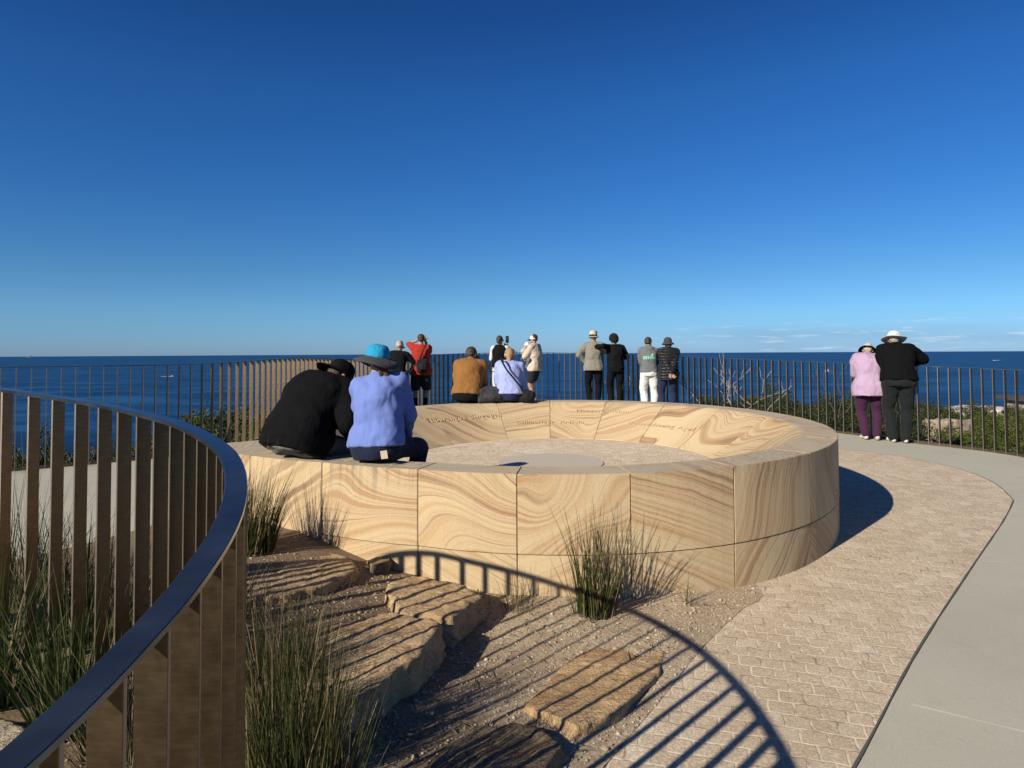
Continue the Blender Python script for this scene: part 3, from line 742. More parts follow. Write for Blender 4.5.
def shrub(kind, x, z, ground_d, s, hs, label, group=None, rng=random.Random(5)):
    f, st = rng.choice(PROTO[kind])
    t = empty('shrub', (x, z, H-ground_d), rng.uniform(0, 6.28)); t.scale = (s, s, hs); tag(t, label, 'shrub', group)
    link('foliage', f, None, t); link('stem', st, None, t)
    return t
def az(x, z): return math.atan2(x-CX0, z-CZ0)
def sdist(x, z): return math.hypot(x-CX0, z-CZ0)-interp(az(x, z), fa, fr)
def td(x, z): return terr(az(x, z), sdist(x, z))
def shrub_px(kind, px, ytop, z, s, label, group=None):
    u, v = ray(px, ytop); x = u*z; g = td(x, z)
    hs = max(.4, (g-v*z)/.95)
    return shrub(kind, x, z, g, s, hs, label, group)
shrub_px('bright', 185, 413, 10.9, 1.3, 'small bright shrub at the far left of the bushes outside the left fence')
shrub_px('bright', 206, 406, 11.0, 1.6, 'bright green shrub outside the left fence at its lower left end')
shrub_px('green', 236, 400, 12.0, 1.9, 'tallest green shrub outside the left fence left of the man in black')
shrub_px('green', 268, 399, 13.2, 1.9, 'green shrub outside the left fence partly behind the man in black')
shrub_px('dark', 176, 424, 10.8, 1.1, 'low dark green shrub at the left edge of the bright one outside the fence')
shrub_px('bright', 226, 412, 10.6, 1.2, 'yellow green shrub pressed against the left fence slats')
shrub_px('green', 250, 414, 11.0, 1.2, 'mid green shrub low behind the bright left fence slats')
LG = 'dark bushes below the far left fence'
for px, yt, z in ((2, 441, 9.6), (24, 439, 9.4), (48, 436, 10.0), (72, 441, 9.6), (95, 436, 10.0), (118, 440, 9.7), (140, 444, 9.9), (-20, 436, 10.2)):
    shrub_px('dark' if px % 3 else 'green', px, yt, z, .75, 'dark scrubby bush in the row beyond the far left fence behind the pale path', LG)
RG = 'green bushes in the heath beyond the right fence'
rng = random.Random(11)
spots = [(682, 404, 15.2), (704, 399, 16), (716, 392, 17.5), (738, 396, 16), (757, 391, 17), (771, 388, 18.5), (790, 394, 16.5), (806, 403, 15), (828, 398, 15.5), (842, 393, 17), (858, 391, 18), (880, 392, 17), (905, 396, 16.5), (925, 397, 19), (938, 403, 22), (884, 405, 14.2), (936, 440, 12.6), (912, 437, 12.6), (958, 440, 12.2), (888, 398, 15.5), (695, 404, 15.0), (722, 402, 15.4), (748, 400, 15.6), (784, 398, 15.8), (870, 396, 15.5),
         (966, 421, 14), (985, 407, 17), (1003, 405, 17), (1024, 408, 16), (992, 422, 13), (1012, 425, 12.4), (1034, 420, 12.5), (975, 436, 11.6), (1002, 442, 11.2), (1040, 436, 11), (865, 418, 13.2), (845, 412, 13.8), (1060, 410, 15), (700, 412, 14.6), (738, 410, 14.6), (775, 408, 14.4), (812, 415, 13.6), (760, 405, 16), (1085, 425, 12.5), (1060, 402, 22), (1020, 401, 26), (975, 402, 30), (900, 408, 15)]
for i, (px, yt, z) in enumerate(spots):
    k = 'bright' if (px > 955 and yt > 404 and z < 18) else ('dark' if i % 3 == 0 else 'green')
    lab = {'bright': 'bright green bush in the heath outside the right end of the fence', 'dark': 'dark olive bush in the heath beyond the right fence', 'green': 'mid green bush in the heath beyond the right fence'}[k]
    shrub_px(k, px, yt, z, rng.uniform(.85, 1.25), lab, {'bright': 'bright bushes outside the right end of the fence', 'dark': 'dark bushes in the heath', 'green': 'green bushes in the heath'}[k])
# ground-covering heath
def heath():
    rng = random.Random(21); V, Fc, T = [], [], []
    for _ in range(2600):
        a = R(rng.uniform(20, 104)); s = rng.uniform(.3, 1)**1.5*44
        x, z = tpos(a, s); g = H-terr(a, s); far = 1+s*.03; hh = rng.uniform(.25, .7)
        t0 = rng.gauss(.4, .18)
        for _ in range(16):
            p = Vector((x+rng.gauss(0, .3)*far, z+rng.gauss(0, .3)*far, g+hh*rng.random()))
            u = Vector((rng.gauss(0, 1), rng.gauss(0, 1), rng.gauss(0, 1)+.8)).normalized(); w = u.orthogonal().normalized(); sz = .09*far*rng.uniform(.6, 1.4)
            k = len(V); V += [p-w*sz*.35, p+u*sz*.5, p+w*sz*.35, p-u*sz*.5]; Fc.append((k, k+1, k+2, k+3)); T.append(min(1, max(0, t0+rng.gauss(0, .15))))
    for _ in range(1500):
        a = R(rng.uniform(-110, -20)); s = rng.uniform(.1, 1)**1.3*20
        x, z = tpos(a, s); g = H-terr(a, s); t0 = rng.gauss(.4, .18)
        for _ in range(14):
            p = Vector((x+rng.gauss(0, .3), z+rng.gauss(0, .3), g+.45*rng.random()))
            u = Vector((rng.gauss(0, 1), rng.gauss(0, 1), rng.gauss(0, 1)+.8)).normalized(); w = u.orthogonal().normalized(); sz = .1*rng.uniform(.6, 1.4)
            k = len(V); V += [p-w*sz*.35, p+u*sz*.5, p+w*sz*.35, p-u*sz*.5]; Fc.append((k, k+1, k+2, k+3)); T.append(min(1, max(0, t0+rng.gauss(0, .15))))
    o = tone_mesh('heath', V, Fc, T, MT['shrub']); tag(o, 'low olive coastal heath covering the headland beyond the fence', 'heath', None, 'stuff')
heath()
# dead shrubs
def dead_tree(px, z, ytop, seed, label, spread=.55, n0=3, mat='deadwood'):
    rng = random.Random(seed); u, v = ray(px, ytop); x = u*z; g = td(x, z); hgt = g-v*z
    t = empty('dead_tree', (x, z, H-g)); tag(t, label, 'tree')
    segs = []; trunk = []
    def grow(p, d, L, r, lev):
        cur = Vector(p)
        for i in range(3):
            d2 = (d+Vector((rng.gauss(0, .16), rng.gauss(0, .16), rng.gauss(0, .08)+.05))).normalized(); nx = cur+d2*L/3; r2 = r*.82
            (trunk if lev == 0 else segs).append((cur.copy(), nx.copy(), r, r2)); cur = nx; r = r2; d = d2
        if lev < 3:
            for _ in range(2 if lev else n0):
                a = rng.uniform(0, 6.28)
                grow(cur, (d*.75+Vector((math.cos(a), math.sin(a)*.6, .25))*spread).normalized(), L*rng.uniform(.62, .85), r*.75, lev+1)
    grow((0, 0, -.1), Vector((rng.uniform(-.15, .15), 0, 1)), hgt*.36, .032, 0)
    mz = max(b.z for _, b, _, _ in segs); f = hgt/mz
    bm = bmesh.new(); branch_tubes(bm, [(a*f, b*f, r, q) for a, b, r, q in trunk]); build('trunk', bm, MT[mat], t)
    bm = bmesh.new(); branch_tubes(bm, [(a*f, b*f, max(.006, r), max(.005, q)) for a, b, r, q in segs], 5); build('branches', bm, MT[mat], t)
dead_tree(707, 14.9, 353, 4, 'tallest bleached dead shrub behind the fence, just right of the woman in the puffer jacket')
dead_tree(741, 15.4, 366, 8, 'leaning bleached dead shrub between the tallest one and the dark twigs', .75)
dead_tree(690, 14.6, 376, 15, 'low pale dead stem right behind the woman in the puffer jacket')
dead_tree(817, 14.6, 366, 23, 'thin dark dead twigs above the heath left of the woman in lilac', .6, 3, 'stem')
dead_tree(633, 15.9, 368, 31, 'pale bare twigs behind the fence between the two standing couples', .6)
dead_tree(760, 15.0, 379, 37, 'short pale dead branches over the green bush in the heath', .8)
# headland rocks and shelter
rock('rock_ledge', 'broad pink sandstone ledge in the heath behind the man in the white hat', [(8.9, 15.2), (9.1, 15.9), (10.0, 16.2), (10.9, 15.9), (10.7, 15.2), (9.8, 14.9)], 1.66, .8, plain('pink_sandstone', (.34, .265, .205), .9, 0, .5, 6), (0, -.12), .05, .34, bev=.10)
rock('rock_ledge', 'white cliff top rock strip on the far edge of the heath', [(26, 39.0), (27, 41.5), (29, 42), (30, 40.5), (29.0, 38.8)], 3.45, .9, plain('white_rock', (.58, .54, .48), .9, 0, .5, 6), (0, 0), .15, .3, bev=.15)
rock('rock_ledge', 'small sandstone outcrop between the lilac woman and the man in black', [(8.2, 16.5), (8.5, 17.2), (9.4, 17.2), (9.5, 16.4)], 1.98, .5, plain('tan_sandstone', (.40, .30, .21), .9, 0, .5, 6), (0, 0), .06, .3, bev=.08)
sh = empty('shelter', (29.0, 36.0, H-td(29.0, 36.0))); tag(sh, 'small flat roofed lookout shelter on the headland at the right edge', 'shelter')
hh = td(29.0, 36.0)-2.75
def box(bm, c, s, rz=0): bmesh.ops.create_cube(bm, size=1, matrix=Matrix.Translation(c) @ Matrix.Rotation(rz, 4, 'Z') @ Matrix.Diagonal((*s, 1)))
bm = bmesh.new(); box(bm, (0, 0, hh/2), (2.8, 2.2, hh)); bmesh.ops.bevel(bm, geom=bm.edges[:], offset=.04, segments=1); build('wall', bm, plain('pale_concrete', (.36, .31, .25), .9, 0, .3, 3), sh)
bm = bmesh.new(); box(bm, (0, 0, hh+.11), (3.4, 3.0, .20)); bmesh.ops.bevel(bm, geom=bm.edges[:], offset=.03, segments=1); build('roof', bm, plain('dark_roof', (.06, .055, .05), .8), sh)
bm = bmesh.new(); box(bm, (-.3, -1.12, hh*.6), (1.2, .06, .35)); build('window', bm, plain('dark_opening', (.03, .03, .03), .4), sh)
# ------------------------------------------------------------------ people
def V3(*a): return Vector(a)
def ball(bm, c, r, sub=2, rot=None):
    r = (r, r, r) if isinstance(r, (int, float)) else r
    m = Matrix.Translation(c) @ (rot.to_4x4() if rot is not None else Matrix.Identity(4)) @ Matrix.Diagonal((*r, 1))
    bmesh.ops.create_icosphere(bm, subdivisions=sub, radius=1, matrix=m)
def limb(bm, pts, rs, n=16):
    for i in range(len(pts)-1):
        a, b = Vector(pts[i]), Vector(pts[i+1]); d = b-a
        if d.length < 1e-4: continue
        m = Matrix.Translation((a+b)/2) @ d.to_track_quat('Z', 'Y').to_matrix().to_4x4()
        bmesh.ops.create_cone(bm, cap_ends=True, segments=n, radius1=rs[i], radius2=rs[i+1], depth=d.length, matrix=m)
    for p, r in zip(pts, rs): ball(bm, p, r)
def loft(bm, st, n=28, pw=2.3):
    # st: (centre, half width, half depth, right, forward)
    prev = None; first = None
    for c, hw, hd, rt, fw in st:
        ring_ = []
        for i in range(n):
            a = 2*math.pi*i/n; ca, sa = math.cos(a), math.sin(a)
            x = math.copysign(abs(ca)**(2/pw), ca)*hw; y = math.copysign(abs(sa)**(2/pw), sa)*hd
            ring_.append(bm.verts.new(Vector(c)+rt*x+fw*y))
        if prev:
            for i in range(n): bm.faces.new([prev[i], prev[(i+1) % n], ring_[(i+1) % n], ring_[i]])
        else: first = ring_
        prev = ring_
    bm.faces.new(first[::-1]); bm.faces.new(prev)
def ik(a, b, l1, l2, pole):
    a, b = Vector(a), Vector(b); d = b-a; L = min(d.length, (l1+l2)*.998)
    if d.length > L: b = a+d.normalized()*L; d = b-a
    u = d.normalized(); x = (l1*l1-l2*l2+L*L)/(2*L); h = math.sqrt(max(1e-6, l1*l1-x*x))
    p = Vector(pole); p = p-u*p.dot(u)
    if p.length < 1e-4: p = u.orthogonal()
    return a+u*x+p.normalized()*h, b
def hand(bm, wrist, dirv, palm, side, curl=.5, k=1.0):
    # palm of the hand looks along 'palm'; side = +1 for the right hand
    d = Vector(dirv).normalized(); p = Vector(palm); p = (p-d*p.dot(d)).normalized(); s = d.cross(p)*side
    rot = Matrix((s, d, p)).transposed()
    ball(bm, Vector(wrist)+d*.045*k, (.040*k, .055*k, .018*k), 2, rot)
    for i, (o, L) in enumerate(((-.030, .062), (-.010, .074), (.010, .070), (.030, .054))):
        a = Vector(wrist)+d*.085*k+s*o*k; d1 = (d+p*curl*.6+s*o*2.2).normalized(); b = a+d1*L*.52*k; d2 = (d1+p*curl*1.1).normalized(); c = b+d2*L*.5*k
        limb(bm, [a-d*.02*k, b, c], [.0098*k, .0092*k, .008*k], 8)
    a = Vector(wrist)+d*.028*k-s*.032*k; b = a+(d*.55-s*.75+p*.35).normalized()*.04*k; c = b+(d*.9-s*.15+p*.4).normalized()*.032*k
    limb(bm, [a, b, c], [.014*k, .011*k, .009*k], 8)

SKIN = [plain('skin_fair', (.42, .23, .15), .6), plain('skin_tan', (.32, .17, .105), .6)]
EYE = plain('eye_dark', (.02, .015, .012), .3)
def rotm(yaw, pitch, roll=0): return Matrix.Rotation(-yaw, 3, 'Z') @ Matrix.Rotation(-pitch, 3, 'X') @ Matrix.Rotation(roll, 3, 'Y')

def person(label, loc, yaw, h, S, group=None):
    """local frame: +Y is where the person faces, origin at the feet (or the seat when sitting)"""
    k = h/1.70; w = S.get('w', 1.0); wl = S.get('wl', w)
    root = empty('person', loc, -yaw); tag(root, label, 'person', group)
    skin = SKIN[S.get('skin', 0)]
    sit = S.get('sit', False)
    pel = Vector(S.get('pel', (0, 0, .11*w**.5 if sit else .90)))*k
    # spine
    fa_ = S.get('fwd', (0, 2, 4, 8, 6)); sa_ = S.get('side', (0,)*5); tw = R(S.get('twist', 0)); twp = R(S.get('ptwist', 0))
    if not sit and 'side' not in S:
        q_ = random.Random(len(label)).uniform(-2.5, 2.5); sa_ = (q_, -q_, -q_*.7, 0, q_)
    seg = [.16, .17, .15, .065, .125]; nodes = [pel]; frames = []
    for i in range(5):
        a, b = R(fa_[i]), R(sa_[i]); d = V3(math.sin(b), math.sin(a)*math.cos(b), math.cos(a)*math.cos(b))
        t = twp+(tw-twp)*min(1, (i+1)/3); rt = V3(math.cos(t), -math.sin(t), 0)
        d = V3(d.x*math.cos(t)+d.y*math.sin(t), -d.x*math.sin(t)+d.y*math.cos(t), d.z)
        rt = (rt-d*rt.dot(d)).normalized(); fw = d.cross(rt)
        nodes.append(nodes[-1]+d*seg[i]*k); frames.append((rt, fw, d))
    P, Wst, Ch, Sh, Nk, Hd = nodes
    f0, f1, f2, f3, f4 = frames
    hy, hp, hr = S.get('head', (0, 0, 0)); HM = rotm(R(hy), R(hp), R(hr)) 
    def hpt(x, y, z): return Hd+HM @ Vector((x, y, z))*k
    # joints
    shw = S.get('shw', .165)*w**.5
    def shoulder(s): return Sh+f2[0]*s*shw*k+f2[2]*(-.005)*k
    arms, legs = {}, {}
    for s, key in ((-1, 'L'), (1, 'R')):
        hd, pole = S.get('hand'+key, ((s*.24, .06, .80 if not sit else .3), (s*.6, -1, 0)))
        a = shoulder(s)+Vector(S.get('shrug'+key, (0, 0, 0)))*k
        e, b = ik(a, Vector(hd)*k, .285*k, .255*k, pole); arms[s] = (a, e, b)
        jr = random.Random(len(label)*7+ord(label[3])); jf = [(jr.uniform(-.03, .01)*(1 if q else -1), jr.uniform(-.05, .09)) for q in (0, 1)][s > 0]
        ft, kp = S.get('foot'+key, ((s*.105+jf[0], jf[1], .075), (s*.25, 1, 0)))
        tt = twp; hj = pel+V3(math.cos(tt), -math.sin(tt), 0)*s*.092*w**.5*k
        kn, an = ik(hj, Vector(ft)*k, .435*k, .42*k, kp); legs[s] = (hj, kn, an)
    # ---------------- body: one continuous skin surface
    bm = bmesh.new()
    def torso(bm, inf, hem, top=True, belly=0.0, flare=0.0):
        st = []
        prof = [(-.075, .158, .112), (0, .172, .125), (.08, .158, .115), (.16, .148, .108), (.25, .158, .115), (.33, .172, .122), (.42, .172, .112), (.475, .150, .092), (.515, .105, .075), (.55, .066, .062)]
        for s_, hw, hd in prof:
            if s_ < hem: continue
            L = s_; i = 0
            while i < 3 and L > seg[i]: L -= seg[i]; i += 1
            c = nodes[i]+frames[i][2]*L*k
            rt, fw, d = frames[i]
            if i < 3:
                q = max(0, min(1, L/seg[i])); r2, w2, _ = frames[i+1]; rt = rt.lerp(r2, q*.5).normalized(); fw = fw.lerp(w2, q*.5).normalized()
            fl = flare*max(0, (.16-s_))/.2
            bb = belly*math.exp(-((s_-.12)/.12)**2)
            ww_ = max(wl, w) if s_ < .1 else w
            lo = 0 if inf <= 0 else .014*max(0, min(1, (.24-s_)/.12))
            if s_ > .50: ww_ = 1; 
            st.append((c+fw*bb*.5*k, (hw*ww_+inf+fl+bb*.5+(lo if inf > 0 else 0))*k, (hd*ww_+inf+fl*.8+bb*.6+(lo if inf > 0 else 0))*k, rt, fw))
        if hem < -.075:
            c0, hw, hd, rt, fw = st[0]; st.insert(0, (c0-frames[0][2]*(abs(hem)-.075)*k, hw+flare*.1, hd+flare*.1, rt, fw))
        loft(bm, st)
    torso(bm, -.010, -.06)
    for s in (-1, 1):
        a, e, b = arms[s]; limb(bm, [Sh+f2[0]*s*.09*k, a, e, b], [.06*k, .052*w**.5*k, .039*w**.5*k, .027*k])
        if S.get('hands', True):
            pal = S.get('palm'+('L' if s < 0 else 'R'), (-s, 0, 0)); hand(bm, b, (b-e), pal, s, S.get('curl', .6), k)
        hj, kn, an = legs[s]; limb(bm, [hj, kn, kn.lerp(an, .3), an], [.076*wl*k, .056*k, .054*k, .037*k])
        fd = Vector((0, 1, 0)) if not S.get('footdir') else Vector(S['footdir']); limb(bm, [an-fd*.02*k-V3(0, 0, .03)*k, an+fd*.14*k-V3(0, 0, .045)*k], [.034*k, .026*k])
    limb(bm, [Nk-f3[2]*.06*k, Nk, Hd-HM @ V3(0, .012, .02)*k], [.060*k, .054*k, .054*k])
    ball(bm, hpt(0, -.005, .025), (.077*k, .096*k, .098*k), 3, HM); ball(bm, hpt(0, .022, -.045), (.060*k, .068*k, .072*k), 3, HM); ball(bm, hpt(0, .060, -.088), (.032*k, .028*k, .024*k), 2, HM)
    limb(bm, [hpt(0, .090, .012), hpt(0, .112, -.026)], [.010*k, .015*k], 8)
    for s in (-1, 1):
        ball(bm, hpt(s*.078, -.005, -.005), (.011*k, .020*k, .033*k), 2, HM); ball(bm, hpt(s*.035, .078, .02), (.020*k, .014*k, .008*k), 1, HM)
    ball(bm, hpt(0, .085, -.058), (.026*k, .012*k, .007*k), 1, HM)
    body_o = fuse('body', bm, skin, root, max(.0055, .0095*min(1, k*1.05)), 2)
    for s in (-1, 1):
        bm = bmesh.new(); ball(bm, hpt(s*.032, .0815, .008), (.013*k, .010*k, .008*k), 2, HM); build('eye', bm, EYE, body_o, True)
    bm = bmesh.new(); ball(bm, hpt(0, .0935, -.058), (.022*k, .005*k, .005*k), 2, HM); build('mouth', bm, plain('lip', (.36, .14, .11), .5), body_o, True)
    # ---------------- clothes
    T = S['top']; inf = T.get('inf', .016); wr = T.get('wr', .028)
    bm = bmesh.new(); torso(bm, inf, T.get('hem', -.075), True, T.get('belly', 0), T.get('flare', 0))
    for s in (-1, 1):
        a, e, b = arms[s]; sl = T.get('sleeve', 1.0)
        if sl <= 0: continue
        ip = inf*1.05
        if sl < 1:
            q = a.lerp(e, min(1, sl*1.6)); limb(bm, [Sh+f2[0]*s*.09*k, a, q], [(.064+ip)*k, (.055*w**.5+ip)*k, (.047*w**.5+ip)*k])
        else: limb(bm, [Sh+f2[0]*s*.09*k, a, e, e.lerp(b, .95)], [(.064+ip)*k, (.055*w**.5+ip)*k, (.044*w**.5+ip)*k, (.031+ip*.75)*k])
    if T.get('collar'):
        limb(bm, [Nk-f3[2]*.05*k, Nk+f3[2]*.012*k], [.078*k, .066*k])
    if T.get('hood'):
        ball(bm, Nk-f3[1]*.085*k-f3[2]*.04*k, (.115*k, .055*k, .085*k), 2, Matrix((f3[0], f3[1], f3[2])).transposed())
    nm = T.get('name', 'sweater'); fuse(nm, bm, T['mat'], root, T.get('vox', .011), 5, T.get('disp', ((.19, wr*1.25, 1), (.075, wr*.30, 1))))
    if T.get('rib'):
        bm = bmesh.new()
        for s in (-1, 1):
            a, e, b = arms[s]; limb(bm, [e.lerp(b, .84), e.lerp(b, .97)], [(.036+inf*.6)*k, (.034+inf*.5)*k])
        fuse('cuffs', bm, T['mat'], root, .009, 2)
        bm = bmesh.new(); limb(bm, [Nk-f3[2]*.045*k, Nk-f3[2]*.012*k], [.080*k, .068*k]); fuse('neckband', bm, T['mat'], root, .009, 2)
    B = S['bottom']; inf = B.get('inf', .014); wr = B.get('wr', .022)
    bm = bmesh.new()
    st = []
    for s_, hw, hd in ((-.095, .150, .115), (-.05, .170, .128), (0, .178, .132), (.06, .168, .122), (B.get('rise', .11), .150, .108)):
        st.append((pel+f0[2]*s_*k, (hw*wl+inf*(.8 if s_ < .05 else .35))*k, (hd*wl+inf*(.8 if s_ < .05 else .35))*k, f0[0], f0[1]))
    loft(bm, st)
    for s in (-1, 1):
        hj, kn, an = legs[s]; ln = B.get('len', 1.0)
        if ln < 1: q = hj.lerp(kn, ln*2) if ln < .5 else kn.lerp(an, (ln-.5)*2); limb(bm, [hj, q], [(.088*wl+inf)*k, (.066+inf*1.5)*k])
        else: limb(bm, [hj, kn, an+V3(0, 0, B.get('cuff', .0))*k], [(.088*wl+inf)*k, (.060+inf)*k, (.042+inf*B.get('ank', 1))*k])
    fuse(B.get('name', 'trousers'), bm, B['mat'], root, .011, 4, ((.16, wr*1.1, 1), (.06, wr*.25, 1)))
    sh = S.get('shoe')
    for s in (-1, 1):
        an = legs[s][2]; fd = Vector(S.get('footdir', (0, 1, 0))).normalized(); fd = (fd+V3(s*.18, 0, 0)).normalized(); rt = fd.cross(V3(0, 0, 1)); g = an-V3(0, 0, .075)*k
        if S.get('sock'):
            bm = bmesh.new(); kn = legs[s][1]; limb(bm, [an, an.lerp(kn, S['sock'][1])], [.044*k, .050*k]); fuse('sock', bm, S['sock'][0], root, .01, 1)
        if sh:
            bm = bmesh.new(); M3 = Matrix((rt, fd, V3(0, 0, 1))).transposed()
            ball(bm, g+fd*.0+V3(0, 0, .045)*k, (.042*k, .065*k, .05*k), 2, M3); ball(bm, g+fd*.12*k+V3(0, 0, .032)*k, (.048*k, .085*k, .034*k), 2, M3); ball(bm, g+fd*.06*k+V3(0, 0, .05)*k, (.042*k, .08*k, .042*k), 2, M3)
            for v in bm.verts: v.co.z = max(v.co.z, g.z+.004)
            o = fuse('shoe', bm, sh, root, .009, 3)
    # ---------------- hair and hat
    if S.get('hair'):
        hm, parts = S['hair']; bm = bmesh.new()
        for c, r in parts:
            ball(bm, hpt(*c), tuple(x*k for x in r), 3, HM)
        fuse('hair', bm, hm, root, .008, 2, ((.03, .012, 2),))
    if S.get('hat'):
        mats, kind, prm = S['hat']
        HM4 = Matrix.Translation(Hd) @ HM.to_4x4() @ Matrix.Diagonal((k, k, k, 1)) @ Matrix.Translation((0, -.005, prm.get('dz', .03))) @ Matrix.Rotation(R(prm.get('roll', 0)), 4, 'Y') @ Matrix.Rotation(R(prm.get('tilt', 0)), 4, 'X')
        def lathe(prof, wave=0, n=40, th=0.0035):
            bm = bmesh.new(); pr = prof+[(max(0, r-th) if i < len(prof) else r, z-th) for i, (r, z) in enumerate(reversed(prof))]
            rows_ = []
            for r, z in pr:
                row = []
                for i in range(n):
                    a = 2*math.pi*i/n; zz = z+wave*max(0, r-.09)/.06*(math.cos(2*a)*.7+.4*math.sin(3*a+1))
                    row.append(bm.verts.new(HM4 @ Vector((r*.93*math.cos(a), r*1.10*math.sin(a), zz))))
                rows_.append(row)
            m = len(rows_)
            for q in range(m-1):
                for i in range(n): bm.faces.new([rows_[q][i], rows_[q][(i+1) % n], rows_[q+1][(i+1) % n], rows_[q+1][i]])
            return bm
        cr = prm.get('crown', .093); ht = prm.get('ht', .085)+.022; brim = prm.get('brim', .06); drop = prm.get('drop', .03)
        if kind == 'cap':
            bm = lathe([(.001, .075), (.035, .071), (.065, .055), (.084, .02), (.089, -.02), (.089, -.035)], th=.004); hat_o = build('cap', bm, mats[0], root, True)
            bm = bmesh.new(); m = []
            for sgn in (1, 0):
                rowm = []
                for i in range(15):
                    a = R(25+130*i/14); rr = .085
                    rowm.append((bm.verts.new(HM4 @ Vector((rr*.93*math.cos(a), rr*1.08*math.sin(a), -.022-.006*sgn))), bm.verts.new(HM4 @ Vector((.086*math.cos(a), .085+.085*math.sin(a)*1.0, -.028-.012*math.sin(a)-.006*sgn)))))
                m.append(rowm)
            for r_ in m:
                for a, b in zip(r_, r_[1:]): bm.faces.new([a[0], a[1], b[1], b[0]])
            for i in range(14): bm.faces.new([m[0][i][1], m[1][i][1], m[1][i+1][1], m[0][i+1][1]])
            build('peak', bm, mats[-1], hat_o, True)
        else:
            dome = prm.get('dome', .6)
            ex = prm.get('ex', 2.7); pr_ = []
            for q in range(13):
                a_ = math.pi/2*q/12; pr_.append((max(.001, cr*1.03*math.sin(a_)**(2/ex)), -.012+(ht+.012)*math.cos(a_)**(2/ex)))
            bm = lathe(pr_, wave=0, th=.004)
            for v in bm.verts: v.co += Vector((mnoise.noise(v.co*14), mnoise.noise(v.co*14+Vector((9, 0, 0))), mnoise.noise(v.co*14+Vector((0, 9, 0)))))*.007
            hat_o = build('hat', bm, mats[0], root, True)
            bm = lathe([(cr*1.02, -.006), (cr*1.04+brim*.3, -.010-drop*.15), (cr*1.04+brim*.7, -.012-drop*.55), (cr*1.04+brim, -.012-drop)], prm.get('wave', .004)); build('brim', bm, mats[1], hat_o, True)
            if len(mats) > 2:
                bm = lathe([(cr*1.0+.004, .030), (cr*1.04+.005, -.004)], th=.004); build('band', bm, mats[2], hat_o, True)
    S['_'] = dict(arms=arms, legs=legs, Hd=Hd, HM=HM, Sh=Sh, nodes=nodes, frames=frames, k=k, root=root)
    return root
def wpt(S, p):                              # a local point of that person in world space
    r = S['_']['root']; bpy.context.view_layer.update(); return r.matrix_world @ Vector(p)

CL = dict(black=cloth('black_knit', (.0035, .0035, .0042), .9, .3, 9, 0), blue=cloth('blue_sweatshirt', (.165, .235, .56), .95, .34, 6.5), navyjean=cloth('navy_denim', (.014, .020, .045), .9, .4, 30), greyp=cloth('grey_trousers', (.16, .165, .165), .9, .4),
    red=cloth('red_shirt', (.38, .032, .022), .85), tan=cloth('tan_jacket', (.27, .125, .035), .85), paleblue=cloth('pale_blue_shirt', (.36, .42, .74), .9), black2=cloth('black_cotton', (.006, .006, .0075), .9, .4, 9, 0), cream=cloth('cream_jacket', (.60, .50, .40), .9), greyshirt=cloth('grey_shirt', (.24, .225, .19), .9),
    white=cloth('white_cotton', (.72, .71, .69), .9), lilac=cloth('lilac_fleece', (.45, .325, .46), .95), purple=cloth('purple_trousers', (.055, .016, .048), .85), charcoal=cloth('charcoal_trousers', (.013, .016, .017), .9, .5), darkshort=cloth('dark_shorts', (.022, .024, .024), .9), navyp=cloth('navy_trousers', (.018, .026, .065), .9),
    hatblack=cloth('black_hat_felt', (.006, .0055, .0055), .9, .2, 9, 0), hatblue=cloth('turquoise_hat', (.02, .30, .52), .8, .5, 16), hatgrey=cloth('grey_brim', (.055, .055, .06), .9, .2), straw=cloth('straw', (.62, .52, .34), .9, .3, 60), capgreen=cloth('olive_cap', (.075, .080, .055), .9, .3), capgrey=cloth('grey_cap', (.085, .095, .085), .9, .3), creamcap=cloth('cream_cap', (.70, .64, .50), .9, .3), hatwhite=cloth('white_hat', (.80, .79, .76), .9, .3))
HAIR = dict(brown=plain('brown_hair', (.075, .035, .022), .85, 0, .8, 120), blond=plain('blond_hair', (.36, .22, .10), .7, 0, .8, 120), black=plain('black_hair', (.005, .0045, .0045), 1.0, 0, .9, 60), grey=plain('grey_hair', (.42, .38, .32), .7, 0, .8, 120), dark=plain('dark_brown_hair', (.045, .025, .016), .7, 0, .8, 120))
SHOE = dict(white=plain('white_shoe', (.72, .70, .66), .7), black=plain('black_shoe', (.015, .015, .016), .6), cream=plain('cream_shoe', (.62, .56, .45), .8))
cap_hair = [((0, -.018, .035), (.081, .090, .086)), ((0, -.048, -.005), (.070, .056, .060))]
def hoodie():
    M = Mat('grey_hoodie_print'); c = M.obj(); n1 = M.noise(c, 9, 5)
    base = M.ramp(n1, [(.3, (.105, .115, .125)), (.7, (.155, .165, .175))])
    s = M.n('SeparateXYZ', None, Vector=c); X, Y, Z = s.outputs
    def band(v, a, b): return M.math('MULTIPLY', M.math('GREATER_THAN', v, a), M.math('LESS_THAN', v, b))
    tri = M.math('LESS_THAN', M.math('ADD', M.math('ABSOLUTE', M.math('SUBTRACT', X, .055)), M.math('MULTIPLY', M.math('SUBTRACT', Z, 1.10), .55)), .075)
    bars = M.math('MULTIPLY', band(Z, 1.10, 1.165), M.math('GREATER_THAN', M.math('SINE', M.math('MULTIPLY', X, 150)), -.35))
    m = M.math('MAXIMUM', M.math('MULTIPLY', band(Z, 1.105, 1.26), M.math('MULTIPLY', tri, M.math('GREATER_THAN', M.noise(c, 34, 1), .44))), M.math('MULTIPLY', bars, band(X, -.13, .02)))
    m = M.math('MULTIPLY', m, M.math('LESS_THAN', Y, 0))
    M.P(Base_Color=M.mix(m, base, rgb(.20, .62, .40)), Roughness=.9); M.bump(n1, .4, .02); return M.m
